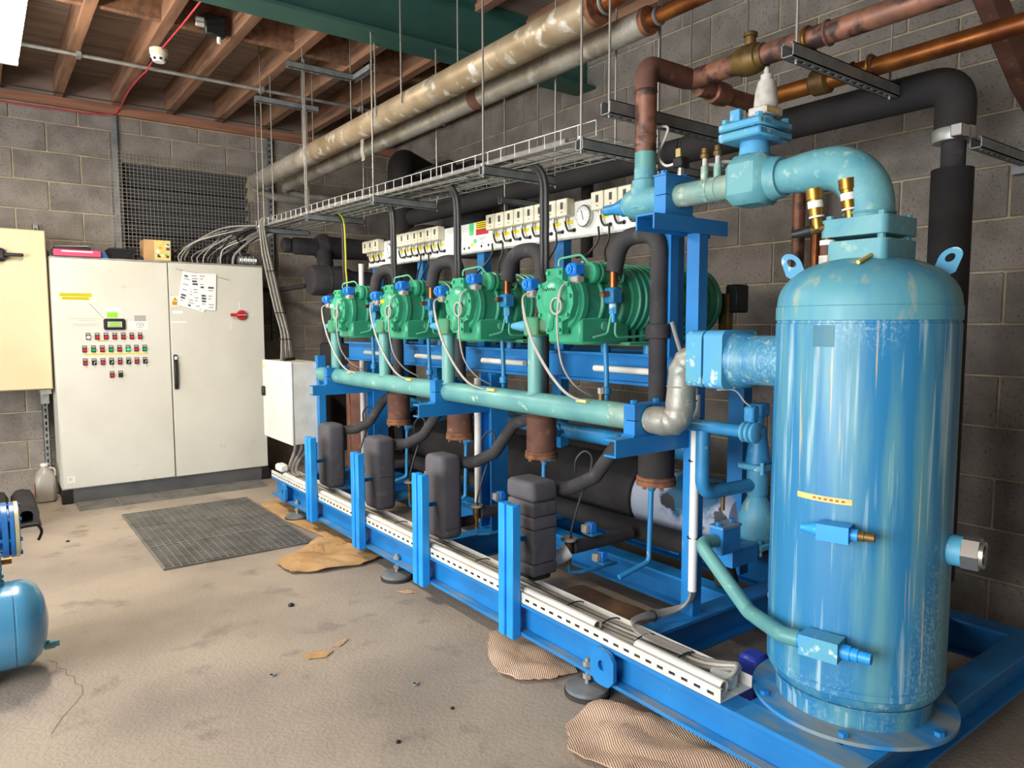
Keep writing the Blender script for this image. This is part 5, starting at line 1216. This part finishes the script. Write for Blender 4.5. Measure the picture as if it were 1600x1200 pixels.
# ================================================================ CONTROL PANEL ABOVE THE COMPRESSORS
PX = 2.34
cpn = thing('instrument_panel', 'long white panel of pressure switches and gauges above the compressors', 'panel', (PX, 3.6, 1.765))
MB().box(PX, PX+.02, 2.0, 4.92, 1.775, 1.94, .002).build('back_plate', 'panel_white', cpn)
MB().box(PX-.006, PX+.02, 2.0, 4.92, 1.765, 1.775).build('bottom_return', 'galv_light', cpn)
for y in (2.06, 2.78, 3.48, 4.19, 4.86): MB().box(PX+.02, PX+.07, y-.035, y+.035, 1.225, 1.93).build('support_post', 'blue', cpn)
def module(y0, y1):
    m = MB().box(PX-.05, PX, y0+.003, y1-.003, 1.872, 1.955, .004).build('pressure_switch', 'ivory', cpn); yc = (y0+y1)/2
    MB().box(PX-.0515, PX-.0495, yc-.012, yc+.006, 1.905, 1.938).build('window', 'ink', m); MB().box(PX-.0515, PX-.0495, yc-.008, yc+.002, 1.888, 1.892).build('marking', 'ink', m)
    MB().cyl((PX-.025, yc, 1.85), (PX-.025, yc, 1.872), .008, n=8).build('connector', 'galv_light', m)
    MB().tube(spline([(PX-.025, yc, 1.852), (PX-.022, yc-.004, 1.825), (PX-.02, yc-.02, 1.803), (PX-.008, yc-.04, 1.806)], 5), .0055, 7).build('capillary', 'black', m)
    MB().cyl((PX-.004, yc-.042, 1.806), (PX, yc-.042, 1.806), .01, n=12).build('grommet', 'black', m)
    MB().box(PX-.0015, PX, yc-.03, yc+.02, 1.838, 1.855).build('yellow_tag', 'yellow', m)
def spread(a, b, n):
    for k in range(n): module(a+(b-a)*k/n, a+(b-a)*(k+1)/n)
spread(4.66, 4.92, 3); spread(3.84, 4.44, 7); spread(2.64, 3.33, 8); spread(2.22, 2.48, 3)
def gauge(y, z, r):
    g = MB().lathe([(r*.9, 0), (r, -.004), (r, -.018), (r*.93, -.022)], (PX, y, z), 'x', 32).build('gauge_case', 'chrome', cpn)
    MB().lathe([(r*.86, -.0225), (.001, -.0227)], (PX, y, z), 'x', 32).build('gauge_face', 'gauge_face', g)
    MB().tube([(PX-.0245, y-r*.1, z-r*.35), (PX-.0245, y+r*.18, z+r*.5)], .0016, 5).build('needle', 'black', g)
    for k in range(11):
        q = R(225-27*k); MB().tube([(PX-.024, y+r*.7*math.cos(q), z+r*.7*math.sin(q)), (PX-.024, y+r*.8*math.cos(q), z+r*.8*math.sin(q))], .001, 4).build('tick', 'ink', g)
gauge(2.56, 1.862, .052); gauge(4.56, 1.862, .052)
def sgn(y0, y1, z0, z1, m, nm, t=.0018): return MB().box(PX-t, PX, y0, y1, z0, z1).build(nm, m, cpn)
sgn(3.37, 3.495, 1.898, 1.938, 'yellow', 'warning_sign'); sgn(3.37, 3.495, 1.865, 1.897, 'sign_red', 'warning_sign'); sgn(3.52, 3.565, 1.87, 1.938, 'sign_green', 'green_sign'); sgn(3.53, 3.565, 1.845, 1.868, 'panel_white', 'label')
sgn(3.49, 3.52, 1.822, 1.845, 'sign_green', 'green_sign'); sgn(3.525, 3.55, 1.805, 1.825, 'yellow', 'yellow_tag')
mb = MB()
for z in (1.93, 1.919, 1.908): mb.box(PX-.0026, PX-.0018, 3.378, 3.487, z-.002, z+.002)
mb.build('sign_text', 'bronze', cpn, kind='stuff')
mb = MB()
for a, b, c, d in ((3.46, 1.848, 3.44, 1.835), (3.44, 1.852, 3.43, 1.832), (3.42, 1.845, 3.40, 1.845), (3.45, 1.818, 3.42, 1.815)): mb.tube([(PX-.001, a, b), (PX-.001, c, d)], .0012, 4)
mb.build('handwriting', 'ink', cpn, kind='stuff')
for y in (3.62, 3.70, 3.57, 3.44, 3.37): MB().cyl((PX-.002, y, 1.80), (PX, y, 1.80), .008, n=10).build('plug_hole', 'black', cpn)
# leads from the panel down to the compressors
for k, (y, zz) in enumerate(((4.1, 1.6), (4.0, 1.58), (3.3, 1.62), (3.2, 1.6), (2.75, 1.6), (2.45, 1.66), (2.38, 1.6))):
    tag(MB().tube(spline([(PX-.025, y, 1.80), (PX-.03, y-.005, 1.74), (PX-.05, y+.02*(k % 3), 1.68), (PX-.1, y+.07*((k % 3)-1), zz)], 6), .0055, 7).build('switch_lead', 'cable_black'), ORD[6-k]+' thin black lead from the tank hanging off the white panel', 'cable', 'leads hanging from the switch panel')
tag(MB().cyl((2.30, 4.96, 1.5), (2.30, 4.96, 1.80), .02, n=14).build('conduit_tube', 'white_conduit'), 'short upright white conduit at the far end of the switch panel', 'conduit')
# ================================================================ BLACK LAGGED PIPES BY THE WALL
bp = thing('lagged_suction_main', 'big black lagged pipe along the block wall that elbows down behind the tank', 'pipe', (3.0, 3.0, 2.25))
MB().tube(fillet([(3.0, 2.5, 2.255), (3.0, 1.235, 2.255), (3.0, 1.235, 2.08)], .12, 10), .069, 28).build('lagged_elbow', 'foam_dark', bp)
MB().cyl((3.0, 2.53, 2.255), (3.0, 5.45, 2.255), .066, n=26).build('lagged_run', 'foam_dark', bp)
MB().torus((3.0, 2.515, 2.255), .06, .01, 'y', 24, 6).build('joint_ring', 'foam', bp); MB().box(2.93, 2.945, 2.5, 2.53, 2.2, 2.25).build('yellow_tag', 'yellow_pale', bp)
cl_ = MB().lathe([(.072, 2.035), (.074, 2.04), (.074, 2.078), (.072, 2.082)], (3.0, 1.235, 0), n=26).build('steel_clamp', 'galv_light', bp)
MB().box(2.88, 2.945, 1.16, 1.2, 2.03, 2.075, .003).build('clamp_ear', 'chrome', cl_)
MB().cyl((3.0, 1.235, 1.93), (3.0, 1.235, 2.04), .042, n=22).build('bare_section', 'foam', bp)
MB().cyl((3.0, 1.235, .35), (3.0, 1.235, 1.935), .072, n=26).build('lagged_drop', 'foam_dark', bp)
strut('wall_channel', (3.0, 1.16, 2.02), (3.535, 1.16, 2.02), bp, m='galv'); MB().box(3.49, 3.538, 1.11, 1.21, 1.97, 2.07).build('wall_plate', 'galv', bp)
o = thing('wall_bracket_rail', 'dark channel bracket under the big lagged pipe hanging on rods', 'bracket', (3.0, 2.45, 2.16)); strut('channel', (2.85, 2.6, 2.165), (3.5, 2.6, 2.165), o, m='galv')
for x in (2.88, 3.12): MB().cyl((x, 2.6, 2.1), (x, 2.6, 3.326), .005, n=8).build('threaded_rod', 'steel_rod', o)
o = thing('wall_bracket_rail', 'dark channel bracket at the far stretch of the big lagged pipe', 'bracket', (3.0, 3.9, 2.16)); strut('channel', (2.8, 3.9, 2.165), (3.45, 3.9, 2.165), o, m='galv')
for x in (2.84, 3.12): MB().cyl((x, 3.9, 2.1), (x, 3.9, 2.986), .005, n=8).build('threaded_rod', 'steel_rod', o)
for k, (y, m, zt) in enumerate(((2.13, 'copper_tarnish', 2.12), (2.03, 'copper', 2.2))):
    tag(MB().cyl((3.42, y, .2), (3.42, y, 2.17), .032 if k == 0 else .026, n=18).build('wall_copper_pipe', m), ['dark copper pipe rising up the block wall behind the elbow', 'bright copper pipe rising up the block wall beside the dark one'][k], 'pipe')
for k, (pts, r_) in enumerate((([(2.95, 5.55, .3), (2.95, 5.55, 2.74), (3.4, 5.9, 2.74)], .11), ([(2.75, 5.0, 1.2), (2.75, 5.0, 2.05), (3.0, 4.96, 2.05), (3.17, 4.95, 2.05)], .085), ([(3.25, 4.35, 1.6), (3.25, 4.35, 2.5), (3.25, 4.9, 2.62), (3.25, 5.6, 2.62)], .045), ([(3.05, 4.85, 2.325), (3.05, 4.85, 2.62), (3.05, 5.44, 2.62)], .03), ([(3.3, 3.6, 1.8), (3.3, 3.6, 2.42), (3.3, 4.2, 2.42)], .04))):
    tag(MB().tube(fillet(pts, .12, 8), r_, 22).build('lagged_bend_pipe', 'foam_dark'), ['thick black lagged upright in the far corner', 'black lagged upright with elbow behind the far compressor', 'black lagged pipe bending along the block wall', 'slim black lagged pipe with a tight bend in the far corner', 'black lagged pipe loop close to the block wall'][k], 'pipe')
tag(MB().lathe([(.02, 1.9), (.13, 1.9), (.14, 1.92), (.14, 2.42), (.12, 2.48), (.06, 2.5)], (3.3, 4.95, 0), n=28).build('lagged_vessel', 'foam'), 'short black lagged vessel high up beside the wall', 'vessel')
tag(MB().tube(fillet([(2.75, 1.16, 2.80), (2.9, 1.15, 2.62), (3.42, 1.15, 2.30), (3.52, 1.15, 2.26)], .05, 4), .055, 6).build('angled_duct', 'rust'), 'dull brown angled duct passing over the copper lines into the block wall', 'duct')
# lagged valve group at the back wall
vg = thing('lagged_valve_group', 'black lagged valve group bulging from pipes in the corner beside the cabinet', 'valve', (2.6, 6.1, 1.2))
MB().lathe([(.06, 2.15), (.065, 2.16), (.065, 2.2), (.055, 2.21), (.07, 2.25), (.075, 2.26), (.075, 2.45), (.1, 2.455), (.12, 2.5), (.12, 2.53), (.1, 2.56), (.09, 3.0)], (0, 6.2, 2.04), 'x', 28).build('upper_body', 'foam', vg)
MB().lathe([(.07, 2.3), (.12, 2.31), (.13, 2.34), (.13, 2.45), (.134, 2.452), (.134, 2.46), (.13, 2.462), (.13, 2.58), (.134, 2.582), (.134, 2.59), (.12, 2.62), (.09, 2.7), (.09, 3.0)], (0, 6.0, 1.735), 'x', 28).build('lower_body', 'foam', vg)
MB().tube([(2.5, 6.1, 1.74), (2.5, 6.15, 2.0)], .07, 18).build('bridge', 'foam', vg)
MB().lathe([(.09, 1.2), (.09, 1.55), (.07, 1.6), (.07, 1.7)], (2.5, 5.99, 0), n=22).build('neck', 'foam', vg)
MB().box(2.42, 2.62, 5.9, 6.12, .25, 1.2, .02).build('lagged_riser', 'foam', vg)
MB().tube(spline([(2.02, 6.6, 1.68), (2.2, 6.55, 1.67), (2.35, 6.2, 1.70)], 5), .022, 10).build('stub_pipe', 'foam_dark', vg)
# vertical brown vessel behind the far end
bv = thing('brown_vessel', 'tall dark brown lagged vessel standing at the far end of the skid', 'vessel', (2.72, 5.15, ST))
MB().lathe([(.1, ST), (.17, ST+.03), (.18, ST+.06), (.18, 1.03), (.15, 1.08), (.08, 1.09)], (2.40, 5.06, 0), n=30).build('shell', 'rust', bv)
MB().box(2.216, 2.222, 5.03, 5.045, .3, 1.0).build('seam', 'rust_edge', bv)
# receiver with scraped lagging
rc = thing('lagged_receiver', 'long black lagged receiver lying low in the skid with torn lagging at its end', 'vessel', (2.76, 3.3, ST))
MB().lathe([(.16, 2.5), (.175, 2.505), (.175, 4.85), (.12, 4.95), (.03, 4.97)], (2.76, 0, .47), 'y', 32).build('lagging', 'foam_dark', rc)
MB().lathe([(.03, 1.93), (.11, 1.95), (.155, 2.02), (.16, 2.06), (.16, 2.52)], (2.76, 0, .47), 'y', 32).build('bare_end', 'scraped', rc)
for y in (2.3, 3.4, 4.5): MB().box(2.7, 2.82, y-.03, y+.03, ST, .33).build('saddle', 'blue', rc)
tag(MB().tube(fillet([(2.5, 4.86, .36), (2.52, 2.6, .36), (2.53, 1.9, .36), (2.53, 1.86, .24)], .06, 6), .05, 18).build('lagged_liquid_pipe', 'foam_dark'), 'black lagged pipe running low in front of the receiver', 'pipe')
tag(MB().cyl((2.45, 1.98, .80), (2.45, 4.9, .80), .04, n=18).build('liquid_header', 'blue_pipe'), 'blue horizontal liquid header pipe behind the rusty filters', 'pipe')
for i in range(4):
    y = 2.08+.728*i
    o = thing('stop_valve_drop', ['thin blue drop pipe with stop valve under the arm nearest the tank', 'thin blue drop pipe with stop valve behind the second exchanger from the tank', 'thin blue drop pipe with stop valve behind the third exchanger from the tank', 'thin blue drop pipe with stop valve beside the far column'][i], 'valve', (2.3, y, .3), 'blue stop valve drops')
    MB().tube(fillet([(2.44, y, .80), (2.3, y, .80), (2.29, y, .76), (2.28, y, .33), (2.12, y+.02, .29)], .03, 5), .0115, 10).build('pipe', 'blue_pipe', o)
    MB().tube([(2.29, y, .64), (2.29, y, .66), (2.29, y, .70), (2.29, y, .72)], [.014, .022, .022, .014], 10).build('valve_body', 'blue_pipe', o)
    MB().cyl((2.29, y-.02, .675), (2.29, y-.055, .675), .012, n=10).build('valve_cap', 'blue_post', o)
    MB().lathe([(.03, 2.30), (.036, 2.31), (.036, 2.35), (.028, 2.355), (.028, 2.40), (.036, 2.405), (.036, 2.43)], (0, y+.05, .80), 'x', 14).build('check_valve', 'blue_pipe', o)
tag(MB().cyl((2.19, 3.265, .26), (2.19, 3.265, 1.06), .02, n=16).build('white_upright_conduit', 'white_conduit'), 'upright white conduit in front of the middle column', 'conduit')
tag(MB().cyl((2.19, 4.74, .26), (2.19, 4.74, 1.10), .018, n=16).build('white_upright_conduit', 'white_conduit'), 'upright white conduit in front of the far column', 'conduit')
for k, y in enumerate((2.0, 2.9, 3.65, 4.4)):
    tag(MB().cyl((2.235, y, 1.155), (2.235, y+.38, 1.155), .015, n=12).build('beam_conduit', 'white_conduit'), 'short white conduit fixed along the compressor support beam '+['nearest the tank', 'below the second compressor', 'below the third compressor', 'below the far compressor'][k], 'conduit', 'white conduits along the support beam')
# ================================================================ OIL LINE NEXT TO THE COLUMN
ol = thing('blue_oil_line', 'blue branched oil pipe in front of the column with a union at its end', 'pipe', (2.09, 1.6, .75))
MB().cyl((2.09, 1.95, .985), (2.09, 1.47, .985), .0225, n=18).build('upper_pipe', 'blue_pipe', ol)
for y in (1.485, 1.465, 1.445): MB().lathe([(.03, y), (.036, y-.004), (.036, y-.012), (.03, y-.016)], (2.09, 0, .985), 'y', 16).build('union_ring', 'lightblue', ol)
MB().box(2.07, 2.11, 1.435, 1.475, 1.02, 1.075, .006).build('solenoid_top', 'blue_pipe', ol)
MB().tube(fillet([(2.09, 1.655, .97), (2.09, 1.655, .735), (2.36, 1.64, .735)], .06, 8), .025, 18).build('drop_bend', 'blue_pipe', ol)
MB().cyl((2.2, 1.645, .66), (2.2, 1.645, .735), .008, n=8).build('drain_tap', 'bronze', ol)
of = thing('oil_filter', 'blue cast oil filter with conical top and bolted flanges beside the tank', 'filter', (2.39, 1.63, .5))
MB().lathe([(.028, .96), (.03, .95), (.045, .83), (.045, .82)], (2.39, 1.63, 0), n=20).build('cone', 'blue_pipe', of)
MB().box(2.335, 2.445, 1.575, 1.685, .795, .82, .006).build('top_flange', 'lightblue', of)
MB().lathe([(.04, .795), (.04, .70), (.035, .69), (.05, .66), (.068, .62), (.07, .55), (.06, .52)], (2.39, 1.63, 0), n=24).build('bowl', 'tank_head', of)
MB().box(2.32, 2.46, 1.56, 1.70, .495, .52, .006).build('bottom_flange', 'lightblue', of)
for sx in (-1, 1):
    for sy in (-1, 1): MB().cyl((2.39+sx*.055, 1.63+sy*.055, .475), (2.39+sx*.055, 1.63+sy*.055, .535), .009, n=8).build('flange_bolt', 'lightblue', of)
    MB().cyl((2.39+sx*.045, 1.58, .785), (2.39+sx*.045, 1.58, .832), .008, n=8).build('flange_bolt', 'lightblue', of)
MB().cyl((2.39, 1.63, .955), (2.39, 1.63, 1.02), .018, n=14).build('top_stem', 'blue_pipe', of); MB().box(2.36, 2.42, 1.60, 1.66, 1.0, 1.05, .006).build('top_coil', 'blue_pipe', of)
ob = thing('oil_block', 'blue square bolted valve block on a bracket at the column foot', 'valve', (2.13, 1.6, .53))
MB().box(2.07, 2.175, 1.545, 1.605, .535, .635, .004).build('block', 'blue', ob); MB().box(2.068, 2.177, 1.543, 1.607, .628, .637).build('cap', 'blue_worn', ob)
for x in (2.085, 2.16): MB().hexa((x, 1.575, .637), (x, 1.575, .65), .01).build('bolt', 'blue', ob)
MB().box(2.15, 2.30, 1.56, 1.605, .47, .535).build('bracket', 'blue', ob); MB().box(2.165, 2.30, 1.6, 1.75, .47, .53).build('bracket_arm', 'blue', ob)
lo = Vector(c_low)-t_low*.06
tag(MB().tube(fillet([(2.08, 1.575, .585), (1.985, 1.575, .59), (1.88, 1.30, .462), tuple(lo-t_low*.05), tuple(lo)], [.05, .05, .03], 7), .0235, 18).build('oil_return_line', 'teal'), 'teal oil return pipe slanting from the valve block to the tank drain valve', 'pipe')
tag(MB().tube([(2.3, 1.5, .36), (2.3, 1.42, .36), (2.3, 1.41, .36), (2.3, 1.36, .36), (2.3, 1.35, .36), (2.3, 1.28, .36)], [.02, .02, .028, .028, .02, .02], 12).build('hose_coupling', 'galv'), 'dark metal hose coupling behind the tank near the oil filter', 'coupling')
tag(MB().box(2.02, 2.1, 1.36, 1.44, .005, .24, .012).build('blue_container', 'blue_drum'), 'dark blue plastic container standing on the floor inside the skid', 'container')
MB().box(2.66, 2.69, 1.45, 1.75, .225, 1.12).build('rear_panel', 'blue', sk); MB().box(2.62, 2.7, 1.4, 1.48, .225, 1.15).build('column', 'blue', sk); MB().box(2.62, 2.7, 1.4, 1.9, 1.12, 1.17).build('rear_top_rail', 'blue', sk)
tag(MB().tube(spline([(2.0, 1.53, 1.13), (2.03, 1.48, 1.13), (2.06, 1.46, 1.09), (2.09, 1.45, 1.07)], 5), .003, 6).build('sensor_wire', 'cable_light'), 'thin pale wire from the tank nozzle flange down to the oil line union', 'cable')
# ================================================================ CARDBOARD AND DEBRIS
def sheet_patch(name, label, poly, z, amp, seed, m, grp='cardboard sheets on the floor', under=None, t=.004, fold=None, n=15):
    """crumpled sheet: fan grid over an outline (x, y), real thickness"""
    rn = random.Random(seed); cx = sum(p[0] for p in poly)/len(poly); cy = sum(p[1] for p in poly)/len(poly)
    per = []
    k = len(poly)
    for i in range(k):
        a, b = poly[i], poly[(i+1) % k]; q = 6
        for j in range(q):
            u = j/q; jt = .012 if 0 < j else 0
            per.append((a[0]*(1-u)+b[0]*u+(rn.random()-.5)*jt, a[1]*(1-u)+b[1]*u+(rn.random()-.5)*jt))
    N = len(per); rings = 7
    ph = [rn.random()*6.28 for _ in range(6)]; fr = [4+9*rn.random() for _ in range(6)]
    def hgt(x, y, s):
        h = 0
        for i in range(3): h += abs(math.sin(fr[2*i]*x+fr[2*i+1]*y+ph[i]+1.3*math.sin(fr[i]*y)))
        h = h*.8+.7*abs(math.sin(3.1*fr[1]*x+2.3*fr[4]*y+ph[4]))
        return amp*h/3*(.35+.65*math.sin(min(s, 1)*math.pi*.9))
    vt = []
    for r_ in range(1, rings+1):
        s = r_/rings
        for x, y in per:
            X = cx+(x-cx)*s; Y = cy+(y-cy)*s; vt.append((X, Y, z+t+hgt(X, Y, s)))
    vt = [(cx, cy, z+t+hgt(cx, cy, .1))]+vt
    n_ = len(vt); vb = [(a, b, max(c-t, z*.5+.0005)) for a, b, c in vt]
    fs = []
    for j in range(N):
        q = (j+1) % N; fs.append((0, 1+j, 1+q)); fs.append((n_, n_+1+q, n_+1+j))
        for r_ in range(rings-1):
            a, b = 1+r_*N, 1+(r_+1)*N; fs.append((a+j, b+j, b+q, a+q)); fs.append((n_+a+j, n_+a+q, n_+b+q, n_+b+j))
        a = 1+(rings-1)*N; fs.append((a+j, n_+a+j, n_+a+q, a+q))
    return tag(MB().add(vt+vb, fs).build(name, m, ang=22), label, 'cardboard', grp)
sheet_patch('cardboard_sheet', 'torn crumpled tan cardboard lying between the rubber mat and the skid', [(1.29, 3.98), (1.30, 3.77), (1.42, 3.70), (1.66, 3.66), (1.84, 3.72), (1.87, 4.12), (1.66, 4.30), (1.5, 4.12)], .001, .045, 3, 'cardboard')
sheet_patch('cardboard_sheet', 'flat tan cardboard strip under the far skid rail beside the rubber mat', [(1.64, 5.4), (1.82, 5.45), (1.86, 4.7), (1.9, 4.2), (1.72, 4.25), (1.645, 4.8)], .001, .012, 5, 'cardboard')
sheet_patch('cardboard_sheet', 'pinkish cardboard flap with a rounded front end under the skid rail', [(1.73, 2.50), (1.60, 2.32), (1.55, 2.18), (1.58, 2.08), (1.68, 2.02), (1.80, 2.0), (1.88, 2.25), (1.84, 2.5)], .001, .03, 7, 'cardboard_pink')
sheet_patch('cardboard_sheet', 'large corrugated cardboard sheet bent up against the near skid rail', [(1.53, 1.75), (1.42, 1.62), (1.47, 1.45), (1.56, 1.30), (1.72, 1.18), (1.92, 1.12), (1.94, 1.4), (1.84, 1.66), (1.72, 1.79)], .001, .05, 9, 'cardboard_pink')
sheet_patch('cardboard_sheet', 'oil soaked brown cardboard lying on the floor inside the skid', [(2.1, 2.45), (2.2, 2.65), (2.42, 2.66), (2.44, 2.2), (2.4, 1.86), (2.22, 1.88), (2.1, 2.1)], .001, .05, 12, 'cardboard_oily')
sheet_patch('cardboard_sheet', 'brown cardboard scrap at the lower edge by the corrugated sheet', [(1.33, 1.52), (1.30, 1.40), (1.40, 1.28), (1.46, 1.36), (1.40, 1.46)], .001, .012, 14, 'cardboard_oily')
sheet_patch('cardboard_scrap', 'small pale torn cardboard scrap alone on the concrete floor', [(1.0, 2.80), (1.01, 2.74), (1.08, 2.72), (1.12, 2.76), (1.07, 2.79)], .0005, .008, 16, 'cardboard', 'small scraps on the floor', t=.002)
sheet_patch('cardboard_scrap', 'thin sliver of cardboard beside the pale scrap on the floor', [(1.13, 2.80), (1.16, 2.78), (1.22, 2.82), (1.21, 2.85)], .0005, .004, 18, 'cardboard_pink', 'small scraps on the floor', t=.0015)
sheet_patch('cardboard_scrap', 'sliver of pale cardboard by the levelling pad and second post', [(1.64, 3.2), (1.68, 3.14), (1.72, 3.12), (1.70, 3.19)], .0005, .006, 19, 'cardboard_pink', 'small scraps on the floor', t=.0015)
for k, (x, y, r_) in enumerate(((1.15, 3.34, .014), (1.28, 2.08, .007), (.39, 5.2, .01), (1.03, 2.01, .008))):
    tag(MB().lathe([(r_, 0), (r_*1.1, r_*.5), (r_*.5, r_)], (x, y, 0), n=8).build('rubble_bit', 'black'), ['small black rubber lump on the open concrete floor', 'tiny dark nut on the concrete near the skid front', 'small dark crumb on the floor before the control cabinet', 'tiny dark flake on the near concrete floor'][k], 'debris')
for k, (x, y) in enumerate(((.85, 2.7), (1.26, 2.31))):
    tag(MB().torus((x, y, .003), .011, .003, 'z', 14, 6).build('washer', 'galv'), ['small steel washer lying on the floor near the pale scrap', 'small steel washer lying on the floor before the skid'][k], 'washer')
